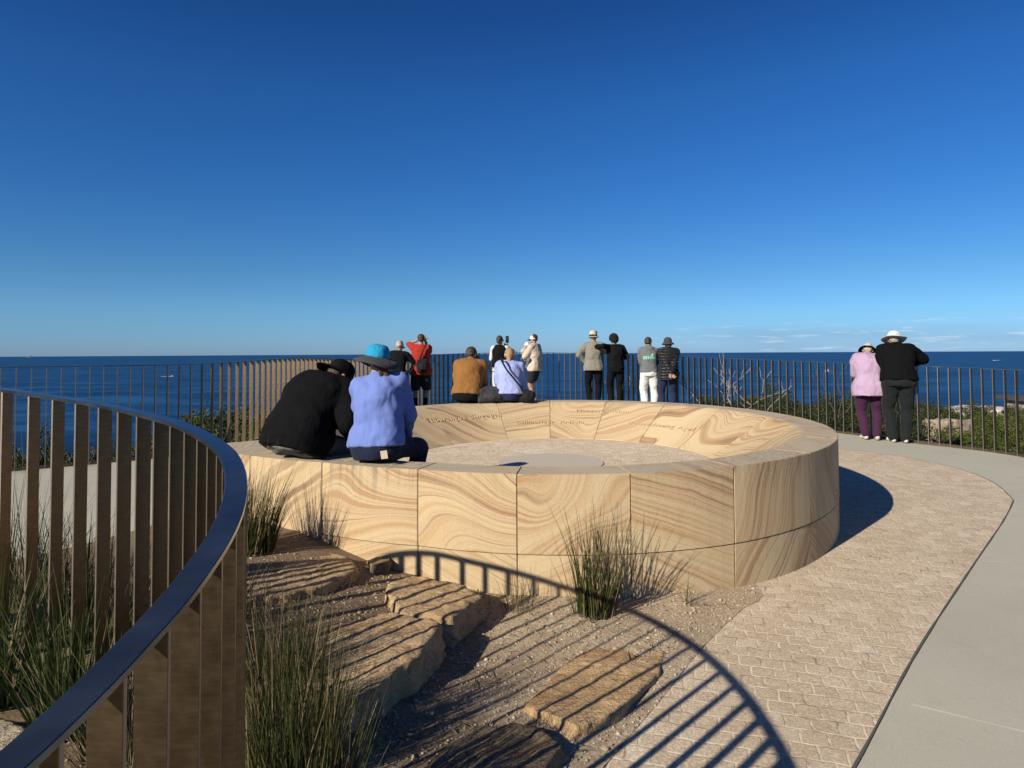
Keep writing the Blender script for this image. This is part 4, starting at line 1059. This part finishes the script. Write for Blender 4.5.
def puffer():
    M = Mat('black_puffer'); c = M.obj(); z = M.n('SeparateXYZ', None, Vector=c).outputs['Z']
    n1 = M.noise(c, 22, 4); q = M.math('ABSOLUTE', M.math('SINE', M.math('ADD', M.math('MULTIPLY', z, 52), M.math('MULTIPLY', n1, .8))))
    M.P(Base_Color=M.ramp(n1, [(.3, (.011, .011, .013)), (.7, (.022, .022, .025))]), Roughness=.5); b = M.bump(q, .9, .03); M.bump(n1, .4, .01, b); return M.m
def striped():
    M = Mat('striped_wrap'); c = M.obj(); n = M.noise(c, 6, 3)
    x = M.n('SeparateXYZ', None, Vector=c).outputs['X']
    q = M.math('SINE', M.math('ADD', M.math('MULTIPLY', x, 62), M.math('MULTIPLY', n, 9)))
    M.P(Base_Color=M.ramp(q, [(.35, (.04, .045, .06)), (.75, (.30, .30, .30))]), Roughness=.9); M.bump(n, .4, .03); return M.m

def on_rim(px, z):
    u = ray(px, 400)[0]; return Vector((u*z, z, H-rimd(u*z, z)+.004))
def on_ground(px, z):
    u = ray(px, 400)[0]; return Vector((u*z, z, gz(u*z, z)+.004))

# two people sitting on the near left of the seat
A = dict(sit=True, w=1.32, wl=1.15, fwd=(24, 36, 50, 66, 66), side=(4, 5, 4, 2, 0), head=(16, 40, 0), skin=0,
    handL=((.02, .50, .20), (-1, .1, .1)), handR=((.22, .36, .16), (.5, -.6, -.3)), palmL=(0, 0, 1), palmR=(-1, 0, .3), curl=.9,
    footL=((-.16, .58, -.36), (-.2, 1, 1)), footR=((.18, .60, -.36), (.2, 1, 1)), shw=.170,
    top=dict(mat=CL['black'], inf=.034, hem=-.085, wr=.030, belly=.03, rib=True), bottom=dict(mat=CL['greyp'], inf=.014, rise=.06), shoe=SHOE['black'],
    hair=(HAIR['dark'], cap_hair), hat=((CL['hatblack'], CL['hatblack']), 'bucket', dict(brim=.078, drop=.034, ht=.085, dome=.76, dz=.022, wave=.008, crown=.102)))
person('man in black jumper and black brimmed hat hunched forward on the near seat', on_rim(295, 5.12), R(24), 1.80, A)
B = dict(sit=True, w=1.04, wl=1.10, fwd=(6, 12, 18, 18, 8), side=(-3, -4, -6, -7, -4), head=(-30, 8, -6), twist=2, ptwist=14, skin=0,
    handL=((-.12, .42, .16), (-.6, -.5, -.6)), handR=((.12, .36, .14), (1, -.7, -.3)), palmL=(0, 0, -1), palmR=(0, 0, -1), curl=.7,
    footL=((-.02, .44, -.37), (-.3, 1, 1)), footR=((.15, .36, -.36), (.45, .9, .9)), shw=.160,
    top=dict(mat=CL['blue'], inf=.020, hem=-.02, wr=.046, rib=True), bottom=dict(mat=CL['navyjean'], inf=.012, rise=.10), shoe=SHOE['black'],
    hair=(HAIR['brown'], [((0, -.015, .03), (.080, .088, .084)), ((.0, -.060, -.030), (.062, .042, .055)), ((.010, -.098, -.080), (.030, .024, .045)), ((.030, -.112, -.125), (.020, .018, .050)), ((-.015, -.105, -.115), (.014, .014, .045)), ((.045, -.105, -.150), (.013, .013, .040))]),
    hat=((CL['hatblue'], CL['hatgrey']), 'bucket', dict(brim=.090, drop=.048, ht=.075, dome=.86, dz=.020, wave=.018, tilt=8, roll=15, crown=.100)))
person('woman in blue sweatshirt, jeans and turquoise hat sitting on the near seat', on_rim(377, 4.93), R(8), 1.68, B)
# label card in the back pocket of her jeans
p = wpt(B, (.115, -.172, .075)); cd = bmesh.new(); bmesh.ops.create_cube(cd, size=1, matrix=Matrix.Diagonal((.050, .006, .058, 1))); bmesh.ops.bevel(cd, geom=cd.edges[:], offset=.002, segments=1)
o = build('pocket_card', cd, plain('beige_card', (.58, .48, .38), .8)); o.location = p; o.rotation_euler = (R(4), R(-8), R(-8)); tag(o, 'small beige card sticking out of the back pocket of the jeans', 'card')
p = wpt(A, (.16, .52, .24)); ph = bmesh.new(); bmesh.ops.create_cube(ph, size=1, matrix=Matrix.Diagonal((.07, .012, .14, 1))); bmesh.ops.bevel(ph, geom=ph.edges[:], offset=.004, segments=2)
o = build('phone', ph, plain('white_phone', (.6, .6, .6), .3)); o.location = p; o.rotation_euler = (R(-50), 0, R(-30)); tag(o, 'pale phone in the lap of the hunched man in black', 'phone')

# people along the fence
C = dict(w=1.02, fwd=(4, 10, 14, 16, 10), head=(8, 18, 0), skin=1, handL=((-.26, .30, .98), (-1, -.4, -.2)), handR=((.20, .34, 1.02), (1, -.4, -.2)),
    top=dict(mat=CL['black2'], sleeve=.5, inf=.02, hem=-.0, name='top'), bottom=dict(mat=striped(), inf=.045, len=1, wr=.05, name='striped_skirt'), shoe=SHOE['black'],
    hair=(HAIR['grey'], cap_hair), hat=((CL['creamcap'], CL['creamcap']), 'cap', {}))
person('person in pale cap, black top and grey striped wrap beside the red shirt', on_ground(398, 13.4), R(10), 1.55, C)
D = dict(w=1.08, fwd=(0, 0, 2, 8, 4), head=(-10, 0, 0), skin=0, handL=((-.05, .20, 1.56), (-1, .1, -.5)), handR=((.09, .21, 1.53), (.35, -.1, -1)), palmL=(0, 1, 0), palmR=(0, 1, 0),
    top=dict(mat=CL['red'], sleeve=.62, inf=.024, hem=-.12, flare=.03, name='shirt'), bottom=dict(mat=CL['darkshort'], len=.47, inf=.03, name='shorts'), shoe=SHOE['black'], sock=(CL['black2'], .45),
    hair=(HAIR['dark'], cap_hair), hat=((CL['capgrey'], CL['capgrey']), 'cap', {}))
person('man in a red shirt, dark shorts and grey cap raising binoculars at the fence', on_ground(421, 14.35), R(-6), 1.66, D)
bm = bmesh.new(); limb(bm, [(-.033, 0, 0), (-.033, .11, 0)], [.018, .024], 14); limb(bm, [(.033, 0, 0), (.033, .11, 0)], [.018, .024], 14); box(bm, (0, .05, .003), (.05, .05, .02))
o = fuse('binoculars', bm, plain('black_rubber', (.012, .012, .013), .6), None, .006, 1); o.location = wpt(D, (.0, .19, 1.60)); o.rotation_euler = (0, 0, R(12)); tag(o, 'black binoculars held up by the man in red', 'binoculars')
def bag(name, label, cat, loc, rz, size, mat, strap=None, voxel=.012):
    bm = bmesh.new(); x, y, z = size
    ball(bm, (0, 0, z*.45), (x*.5, y*.5, z*.45), 3); box(bm, (0, 0, z*.40), (x*.82, y*.8, z*.74)); ball(bm, (x*.08, -y*.42, z*.32), (x*.34, y*.22, z*.25), 2)
    t = empty(name, loc, rz); tag(t, label, cat); fuse('bag_body', bm, mat, t, voxel, 3, ((.08, .025, 2),))
    if strap:
        bm = bmesh.new()
        inv = (Matrix.Translation(loc) @ Matrix.Rotation(rz, 4, 'Z')).inverted()
        C_ = catmull([tuple(inv @ Vector(q)) for q in strap], .02)
        for a, b in zip(C_, C_[1:]): limb(bm, [a, b], [.013, .013], 8)
        build('strap', bm, mat, t, True)
    return t
bagm = cloth('black_nylon', (.012, .012, .014), .7, .5, 20)
bag('shoulder_bag', 'black bag hanging at the back of the man in red', 'bag', wpt(D, (.03, -.20, .80)), 0, (.26, .13, .36), bagm, [wpt(D, q) for q in ((-.02, -.19, 1.10), (.05, -.19, 1.28), (.13, -.10, 1.44), (.10, .05, 1.44), (-.05, .16, 1.2), (-.17, .06, 1.05), (-.12, -.14, .98), (0, -.19, 1.08))])
E_ = dict(sit=True, w=1.12, wl=1.1, fwd=(12, 22, 32, 42, 34), side=(2, 2, 2, 2, 0), head=(24, 16, 0), skin=1, handL=((-.10, .40, .12), (-.35, -.6, -1)), handR=((.14, .40, .12), (.4, -.6, -1)), footL=((-.13, .44, -.40), (-.1, 1, 1)), footR=((.14, .46, -.40), (.1, 1, 1)),
    top=dict(mat=CL['tan'], inf=.026, hem=-.02, wr=.035, collar=True, name='jacket'), bottom=dict(mat=CL['black2']), shoe=SHOE['black'], hair=(HAIR['dark'], cap_hair), hat=((CL['capgreen'], CL['capgreen']), 'cap', {}))
person('man in tan jacket and olive cap sitting on the far rim of the seat', on_rim(467, 9.50), R(6), 1.66, E_)
bag('backpack', 'dark grey backpack lying on the far rim between the two seated people', 'backpack', on_rim(490, 9.52)+V3(0, 0, .0), R(10), (.46, .26, .26), cloth('grey_nylon', (.045, .045, .048), .7, .6, 14))
F_ = dict(sit=True, w=.98, wl=1.05, fwd=(10, 20, 30, 38, 26), side=(0, 0, 2, 2, 0), head=(4, 12, 0), skin=0, handL=((-.10, .38, .12), (-.35, -.6, -1)), handR=((.10, .38, .12), (.35, -.6, -1)), footL=((-.12, .44, -.40), (-.1, 1, 1)), footR=((.12, .46, -.40), (.1, 1, 1)),
    top=dict(mat=CL['paleblue'], inf=.022, hem=-.06, wr=.04, sleeve=.6, flare=.03, name='shirt'), bottom=dict(mat=CL['navyp']), shoe=SHOE['white'],
    hair=(HAIR['blond'], cap_hair+[((0, -.085, -.03), (.05, .035, .05)), ((0, -.098, -.10), (.038, .028, .07)), ((.003, -.10, -.17), (.028, .022, .05))]), hat=((CL['creamcap'], CL['creamcap']), 'cap', {}))
person('woman in pale blue shirt and cream cap sitting on the far rim', on_rim(509.5, 9.55), R(0), 1.58, F_)
bag('shoulder_bag', 'black crossbody bag at the right hip of the seated woman in pale blue', 'bag', on_rim(527, 9.50), R(-10), (.26, .14, .20), bagm, [wpt(F_, q) for q in ((.22, -.03, .14), (.10, -.15, .30), (-.03, -.16, .46), (-.10, -.10, .58), (-.11, .02, .62), (-.02, .16, .45), (.15, .15, .2), (.24, .04, .12))])
G_ = dict(w=.96, fwd=(0, 2, 4, 10, 6), side=(0, 0, 0, 0, 0), head=(20, 2, 0), skin=0, handL=((-.12, .30, 1.05), (-.5, -.4, -1)), handR=((.17, .24, 1.40), (1, -.2, -.8)), palmR=(0, 1, 0),
    top=dict(mat=CL['black2'], sleeve=0, inf=.03, hem=-.03, name='vest'), bottom=dict(mat=CL['white'], inf=.02), shoe=SHOE['white'], hair=(HAIR['dark'], cap_hair+[((0, -.09, -.03), (.05, .04, .06))]), hat=((CL['hatblack'], CL['hatblack']), 'cap', {}))
person('woman in a black vest, black cap and white trousers lifting a phone at the fence', on_ground(500, 15.5), R(4), 1.60, G_)
bm = bmesh.new()
for s in (-1, 1):
    a, e, b = G_['_']['arms'][s]; limb(bm, [a, e, e.lerp(b, .9)], [.066, .055, .042])
fuse('sleeve', bm, CL['white'], G_['_']['root'], .011, 3, ((.08, .02, 2),))
ph = bmesh.new(); bmesh.ops.create_cube(ph, size=1, matrix=Matrix.Diagonal((.078, .012, .165, 1))); bmesh.ops.bevel(ph, geom=ph.edges[:], offset=.004, segments=2)
o = build('phone', ph, plain('dark_phone', (.02, .025, .03), .3)); o.location = wpt(G_, (.16, .24, 1.50)); o.rotation_euler = (0, 0, R(-4)); tag(o, 'dark phone held up at arm height by the woman in the black vest', 'phone')
# camera on a tripod in front of the two seated people
tp = on_ground(486, 12.2); t = empty('camera_tripod', tp); tag(t, 'camera on a silver and black tripod standing behind the far rim of the seat', 'tripod')
bm = bmesh.new()
for a in (30, 150, 270): branch_tubes(bm, [((0, 0, .78), (.36*math.cos(R(a)), .36*math.sin(R(a)), 0), .016, .011)], 8)
build('leg', bm, plain('silver_tube', (.45, .45, .46), .35, .8), t, True)
bm = bmesh.new(); branch_tubes(bm, [((0, 0, .74), (0, 0, 1.0), .018, .018), ((0, 0, .95), (.30, -.05, 1.12), .008, .008), ((.02, 0, .98), (.42, .05, .90), .009, .009)], 8); ball(bm, (0, 0, .80), .04); ball(bm, (0, 0, .98), .035); fuse('head', bm, plain('black_metal', (.015, .015, .016), .5), t, .006, 1)
bm = bmesh.new(); box(bm, (0, 0, 1.06), (.15, .09, .11)); box(bm, (0, 0, 1.13), (.06, .07, .05)); limb(bm, [(-.0, .03, 1.06), (-.14, .26, 1.15), (-.16, .30, 1.16)], [.042, .045, .058], 18); fuse('camera_body', bm, plain('camera_black', (.014, .014, .015), .45), t, .007, 1)
I_ = dict(w=1.02, fwd=(-2, 0, 4, 10, 6), head=(-12, 4, 0), skin=0, handL=((.02, .22, 1.14), (-1, .1, -.5)), handR=((-.08, .24, 1.10), (1, .1, -.5)), palmL=(0, -1, 0), palmR=(0, -1, 0),
    top=dict(mat=CL['cream'], inf=.03, hem=-.09, wr=.045, flare=.01, name='jacket'), bottom=dict(mat=CL['darkshort'], len=.35, inf=.03, name='shorts'), shoe=SHOE['white'], hair=(HAIR['dark'], cap_hair), hat=((CL['hatwhite'], CL['hatblack']), 'cap', {}))
person('person in cream jacket, black shorts and two-tone cap facing left', on_ground(535, 15.3), R(-62), 1.63, I_)
Q_ = dict(sit=True, w=1.25, wl=1.25, fwd=(0, 2, 6, 10, 6), head=(20, 8, 8), skin=0, handL=((-.26, .20, .50), (-1, -.3, -.4)), handR=((.26, .20, .50), (1, -.3, -.4)), footL=((-.30, .16, -.26), (-.6, .9, .5)), footR=((.30, .16, -.26), (.6, .9, .5)),
    top=dict(mat=CL['cream'], inf=.035, hem=-.06, wr=.03, name='jacket', hood=True), bottom=dict(mat=CL['greyp'], inf=.03), shoe=SHOE['white'], hair=(HAIR['brown'], cap_hair),
    hat=((CL['hatwhite'], CL['hatwhite']), 'bucket', dict(brim=.045, drop=.03, ht=.08)))
person('small child in cream jacket and white hat carried by the person in two-tone cap', wpt(I_, (-.04, .20, .98)), R(118), .84, Q_)
Jp = dict(w=1.04, fwd=(0, 0, 2, 6, 4), head=(10, 2, 0), skin=0, handL=((-.17, -.02, .98), (-1, -.25, .1)), handR=((.24, .05, 1.22), (1, -.5, -.3)), palmL=(1, 0, 0),
    top=dict(mat=CL['greyshirt'], inf=.022, hem=-.09, wr=.04, flare=.02, collar=True, name='shirt'), bottom=dict(mat=CL['black2'], inf=.02), shoe=SHOE['black'], hair=(HAIR['grey'], cap_hair),
    hat=((CL['straw'], CL['straw'], CL['hatblack']), 'panama', dict(ex=5.0, brim=.055, drop=.012, ht=.105, dome=.72, dz=.022)))
person('man in banded straw hat and grey shirt with left hand on his hip', on_ground(594, 14.9), R(3), 1.68, Jp)
K_ = dict(w=1.0, fwd=(0, 2, 6, 14, 10), side=(0, 0, -3, -5, -6), head=(-16, 10, -8), skin=1, handL=((-.46, .02, 1.40), (-.4, -1, .1)), handR=((.08, .26, 1.10), (1, -.3, -.2)), palmL=(0, 1, 0), shrugL=(0, 0, .03),
    top=dict(mat=CL['black2'], inf=.022, hem=-.03, wr=.035, name='jumper'), bottom=dict(mat=CL['black2'], inf=.022), shoe=SHOE['black'],
    hair=(HAIR['black'], [((0, -.02, .05), (.105, .115, .105)), ((0, -.05, -.01), (.095, .08, .09)), ((-.05, -.02, .03), (.07, .08, .08)), ((.05, -.02, .03), (.07, .08, .08))]))
person('curly haired person in black with an arm round the man in straw hat', on_ground(616, 14.75), R(-4), 1.62, K_)
L_ = dict(w=.95, fwd=(0, 4, 8, 16, 12), head=(32, 12, 0), skin=0, handL=((-.08, .36, 1.02), (-.4, -.5, -1)), handR=((.10, .36, 1.02), (.5, -.5, -1)),
    top=dict(mat=hoodie(), inf=.028, hem=-.02, wr=.03, hood=True, name='hoodie'), bottom=dict(mat=CL['white'], inf=.030, wr=.03), shoe=SHOE['white'], hair=(HAIR['dark'], cap_hair))
person('woman in grey hoodie with mint green back print and loose white trousers', on_ground(649.5, 13.75), R(4), 1.58, L_)
M_ = dict(w=1.06, fwd=(0, 0, 2, 8, 6), head=(-6, 4, 0), skin=0, handL=((.03, -.215, .86), (-1, -.55, 0)), handR=((-.02, -.22, .85), (1, -.55, 0)), palmL=(0, -1, .2), palmR=(0, -1, .2), curl=.8,
    top=dict(mat=puffer(), inf=.032, hem=-.14, wr=.012, flare=.01, collar=True, name='puffer_jacket'), bottom=dict(mat=CL['navyp'], inf=.014), shoe=SHOE['black'], hair=(HAIR['brown'], cap_hair+[((0, -.075, -.06), (.06, .04, .05))]),
    hat=((CL['hatgrey'], CL['hatgrey']), 'bucket', dict(brim=.050, drop=.045, ht=.085, dome=.72, dz=.018)))
person('woman in a black puffer jacket and dark bucket hat clasping her hands behind her back', on_ground(669, 13.45), R(-3), 1.57, M_)
N_ = dict(w=1.10, fwd=(4, 12, 24, 46, 48), side=(0, 1, 2, 6, 10), head=(10, 40, 6), skin=0, handL=((-.10, .42, 1.05), (-.3, -.3, -1)), handR=((.12, .42, 1.05), (.3, -.3, -1)),
    top=dict(mat=CL['lilac'], inf=.034, hem=-.17, wr=.04, flare=.035, collar=True, name='fleece'), bottom=dict(mat=CL['purple'], inf=.020, wr=.03, cuff=.02), shoe=SHOE['cream'], hair=(HAIR['grey'], cap_hair),
    hat=((CL['straw'], CL['hatblack']), 'bucket', dict(brim=.060, drop=.035, ht=.085, dome=.7, dz=.022)))
person('woman in a lilac fleece, purple trousers and straw hat leaning over the right fence', on_ground(870, 10.35), R(16), 1.58, N_)
O_ = dict(w=1.22, wl=1.12, fwd=(6, 16, 28, 44, 40), side=(0, 0, 0, 0, 0), head=(4, 20, 0), skin=0, handL=((-.14, .44, 1.08), (-.3, -.4, -1)), handR=((.22, .46, 1.12), (1, -.2, -.15)),
    top=dict(mat=CL['black'], inf=.026, hem=-.06, wr=.028, collar=True), bottom=dict(mat=CL['charcoal'], inf=.026, wr=.035), shoe=SHOE['white'], hair=(HAIR['grey'], cap_hair),
    hat=((CL['hatwhite'], CL['hatwhite']), 'wide', dict(brim=.088, drop=.010, ht=.085, dome=.74, dz=.022, wave=.012)))
person('man in a black jumper, charcoal trousers and wide white hat leaning on the right fence', on_ground(899, 10.05), R(20), 1.78, O_)
# ------------------------------------------------------------------ boats
def hull(bm, L, B, D, fl=.75):
    st = []
    for t in np.linspace(0, 1, 9):
        y = -L/2+L*t; b = B/2*(1-max(0, (t-.45)/.55)**2.2)*(.85+.15*min(1, t*4))+.01
        st.append([bm.verts.new(p) for p in ((-b, y, D*(1+.25*t*t)), (-b*fl, y, 0), (0, y, -D*.4), (b*fl, y, 0), (b, y, D*(1+.25*t*t)))])
    for a, b in zip(st, st[1:]):
        for k in range(4): bm.faces.new([a[k], a[k+1], b[k+1], b[k]])
        bm.faces.new([a[4], a[0], b[0], b[4]])
    bm.faces.new(st[0]); bm.faces.new(st[-1])
def seapos(px, py):
    u, v = ray(px, py); z = 75/v; return Vector((u*z, z, H-75))
white = plain('white_gelcoat', (.8, .8, .8), .4); navy = plain('ship_steel', (.06, .07, .09), .6); foam = plain('foam', (.75, .8, .82), .9, 0, .5, .2)
def motorboat(px, py, L, rz, label, wake):
    t = empty('motorboat', seapos(px, py), rz); tag(t, label, 'boat')
    bm = bmesh.new(); hull(bm, L, L*.3, L*.09); build('hull', bm, white, t)
    bm = bmesh.new(); box(bm, (0, 0, L*.15), (L*.2, L*.36, L*.13)); bmesh.ops.bevel(bm, geom=bm.edges[:], offset=L*.02, segments=1); build('cabin', bm, white, t)
    bm = bmesh.new(); box(bm, (0, L*.05, L*.17), (L*.205, L*.2, L*.05)); build('window', bm, navy, t)
    rng = random.Random(int(px)); bm = bmesh.new()
    for k in range(26):
        f = k/26; w = L*(.15+.5*f)
        m = Matrix.Translation((rng.gauss(0, w*.25), -L*.4-wake*f, .1)) @ Matrix.Diagonal((w*.45, wake/14, L*.07*(1-.6*f), 1))
        bmesh.ops.create_icosphere(bm, subdivisions=2, radius=1, matrix=m)
    o = build('wake', bm, foam, None, True); o.location = t.location; o.rotation_euler = (0, 0, rz); o['kind'] = 'stuff'; tag(o, 'white wake trailing behind the '+('left' if px < 500 else 'right')+' motorboat', 'wake')
motorboat(172, 376.4, 12, R(-85), 'small white motorboat trailing a wake on the sea at the left', 32)
motorboat(994, 360.5, 15, R(80), 'tiny white motorboat on the sea at the far right', 30)
t = empty('sailing_boat', seapos(827, 371.5), R(70)); tag(t, 'white sailing boat on the sea left of the woman in lilac', 'boat')
bm = bmesh.new(); hull(bm, 14, 4, 1.3); build('hull', bm, white, t)
bm = bmesh.new(); branch_tubes(bm, [((0, 1, 0), (0, 1, 21), .14, .09), ((0, 1, 2.4), (0, -5, 2.4), .1, .1)], 8); build('mast', bm, navy, t)
bm = bmesh.new()
for pts in (((0, .8, 20), (0, .8, 2.8), (0, -5, 2.8)), ((0, 1.3, 18), (0, 6.6, 1.7), (0, 1.4, 2.4))):
    a = [bm.verts.new((.1+.25*(i == 2), p[1], p[2])) for i, p in enumerate(pts)]; b = [bm.verts.new((.16+.25*(i == 2), p[1], p[2])) for i, p in enumerate(pts)]
    bm.faces.new(a); bm.faces.new(b[::-1])
    for i in range(3): bm.faces.new([a[i], b[i], b[(i+1) % 3], a[(i+1) % 3]])
build('sail', bm, white, t)
u, v = ray(36, 0); t = empty('cargo_ship', Vector((u*26000, 26000, H-75)), R(90)); tag(t, 'dark cargo ship on the horizon at the left', 'ship')
bm = bmesh.new(); hull(bm, 230, 34, 26); build('hull', bm, navy, t)
bm = bmesh.new(); box(bm, (0, -85, 42), (28, 24, 40)); build('bridge_house', bm, navy, t)
bm = bmesh.new(); box(bm, (0, 15, 32), (30, 130, 14)); build('deck_cargo', bm, navy, t)

# ------------------------------------------------------------------ camera, sky, sun
cam = bpy.data.cameras.new('camera'); co = bpy.data.objects.new('camera', cam); COL.objects.link(co); sc.camera = co
cam.sensor_width = 36; cam.lens = F_PX/1024*36; cam.shift_y = (CY-384)/1024; cam.clip_start = .05; cam.clip_end = 150000
co.matrix_world = Matrix.Translation((0, 0, H)) @ (Matrix.Rotation(math.pi/2+PITCH, 4, 'X') @ Matrix.Rotation(-ROLL, 4, 'Z'))
SAZ, SEL = .795, .475                        # direction the light travels (from +Y towards +X) and its height
w = bpy.data.worlds.new('World'); sc.world = w; w.use_nodes = True; nt = w.node_tree
for n in list(nt.nodes): nt.nodes.remove(n)
def wn(t, **kw):
    n = nt.nodes.new('ShaderNode'+t)
    for k, v in kw.items(): setattr(n, k, v)
    return n
out = wn('OutputWorld'); bg = wn('Background'); sky = wn('TexSky', sky_type='NISHITA')
sky.sun_disc = False; sky.sun_elevation = SEL; sky.sun_rotation = SAZ+math.pi; sky.altitude = 80; sky.air_density = 1.0; sky.dust_density = .25; sky.ozone_density = 2.6
hsv = wn('HueSaturation'); hsv.inputs['Hue'].default_value = .505; hsv.inputs['Saturation'].default_value = 1.25; hsv.inputs['Value'].default_value = 1
nt.links.new(sky.outputs[0], hsv.inputs['Color'])
tz = wn('TexCoord'); tsep = wn('SeparateXYZ'); nt.links.new(tz.outputs['Generated'], tsep.inputs[0])
tint = wn('ValToRGB'); nt.links.new(tsep.outputs['Z'], tint.inputs[0]); cr = tint.color_ramp
TS = [(.0, (.42, .73, 1.68)), (.05, (.41, .75, 1.30)), (.11, (.40, .72, 1.08)), (.23, (.345, .71, 1.08)), (.36, (.33, .70, 1.06)), (.466, (.27, .56, .89)), (.8, (.24, .50, .80))]
while len(cr.elements) < len(TS): cr.elements.new(.5)
for e, (p_, c_) in zip(cr.elements, TS): e.position = p_; e.color = (c_[0]/2, c_[1]/2, c_[2]/2, 1)
tm = wn('Mix', data_type='RGBA', blend_type='MULTIPLY'); tm.inputs[0].default_value = 1; nt.links.new(hsv.outputs[0], tm.inputs[6]); nt.links.new(tint.outputs[0], tm.inputs[7])
skyc = wn('VectorMath', operation='SCALE'); nt.links.new(tm.outputs[2], skyc.inputs[0]); skyc.inputs['Scale'].default_value = 2.0
# low bank of small clouds just above the horizon
tc = wn('TexCoord'); sx = wn('SeparateXYZ'); nt.links.new(tc.outputs['Generated'], sx.inputs[0])
def wm(op, a, b=0.0):
    n = wn('Math', operation=op)
    for i, v in enumerate((a, b)):
        if isinstance(v, bpy.types.NodeSocket): nt.links.new(v, n.inputs[i])
        else: n.inputs[i].default_value = v
    return n.outputs[0]
def wr(f, st):
    n = wn('ValToRGB'); cr = n.color_ramp
    while len(cr.elements) < len(st): cr.elements.new(.5)
    for e, (p, c) in zip(cr.elements, st): e.position = p; e.color = (c, c, c, 1)
    nt.links.new(f, n.inputs[0]); return n.outputs[0]
cv = wn('CombineXYZ'); nt.links.new(wm('MULTIPLY', sx.outputs['X'], 1.0), cv.inputs[0]); nt.links.new(sx.outputs['Y'], cv.inputs[1]); nt.links.new(wm('MULTIPLY', sx.outputs['Z'], 11.0), cv.inputs[2])
ns = wn('TexNoise'); ns.inputs['Scale'].default_value = 15.0; ns.inputs['Detail'].default_value = 6; ns.inputs['Roughness'].default_value = .6; nt.links.new(cv.outputs[0], ns.inputs['Vector'])
n2 = wn('TexNoise'); n2.inputs['Scale'].default_value = 2.2; n2.inputs['Detail'].default_value = 2; nt.links.new(cv.outputs[0], n2.inputs['Vector'])
band = wm('MULTIPLY', wr(sx.outputs['Z'], [(.0, .0), (.004, 1), (.028, .9), (.052, 0)]), wr(sx.outputs['X'], [(.0, .0), (.18, .0), (.36, 1.0)]))
cl = wm('MULTIPLY', band, wr(ns.outputs[0], [(.57, 0), (.66, 1)]))
dark = wm('MULTIPLY', band, wr(n2.outputs[0], [(.42, 0), (.62, 1)]))
mx = wn('Mix', data_type='RGBA'); nt.links.new(wm('MULTIPLY', dark, .45), mx.inputs[0]); nt.links.new(skyc.outputs[0], mx.inputs[6]); mx.inputs[7].default_value = (2.5, 4.3, 6.8, 1)
mx2 = wn('Mix', data_type='RGBA'); nt.links.new(wm('MULTIPLY', cl, .55), mx2.inputs[0]); nt.links.new(mx.outputs[2], mx2.inputs[6]); mx2.inputs[7].default_value = (7.5, 8.6, 10.0, 1)
nt.links.new(mx2.outputs[2], bg.inputs[0]); bg.inputs[1].default_value = .0589
nt.links.new(bg.outputs[0], out.inputs[0])
sl = bpy.data.lights.new('sun', 'SUN'); sl.energy = 5.0; sl.angle = R(.53); sl.color = (1, .90, .76)
so = bpy.data.objects.new('sun', sl); COL.objects.link(so)
dv = Vector((math.sin(SAZ)*math.cos(SEL), math.cos(SAZ)*math.cos(SEL), -math.sin(SEL)))
so.rotation_euler = dv.to_track_quat('-Z', 'Y').to_euler(); so.location = (-20, -20, 30)
vs = sc.view_settings; vs.view_transform = 'Standard'; vs.look = 'None'; vs.exposure = .60; vs.gamma = 1; vs.use_curve_mapping = False
sc.cycles.max_bounces = 6

# real-world base colours: everything above was balanced for a brighter sun
for m in bpy.data.materials:
    if not m.use_nodes or m.name.startswith(('sea_water', 'bronze', 'worn')): continue
    nd = m.node_tree.nodes; bs = nd.get('Principled BSDF')
    if bs is None or bs.inputs['Metallic'].default_value > .5: continue
    for n_, key in [(bs, 'Base Color')]+[(q, 'Color') for q in nd if q.type == 'BSDF_TRANSLUCENT']:
        s_ = n_.inputs[key]
        mx_ = nd.new('ShaderNodeMix'); mx_.data_type = 'RGBA'; mx_.blend_type = 'MULTIPLY'; mx_.inputs[0].default_value = 1; mx_.inputs[7].default_value = (.785, .785, .785, 1)
        if s_.is_linked: m.node_tree.links.new(s_.links[0].from_socket, mx_.inputs[6])
        else: mx_.inputs[6].default_value = s_.default_value
        m.node_tree.links.new(mx_.outputs[2], s_)
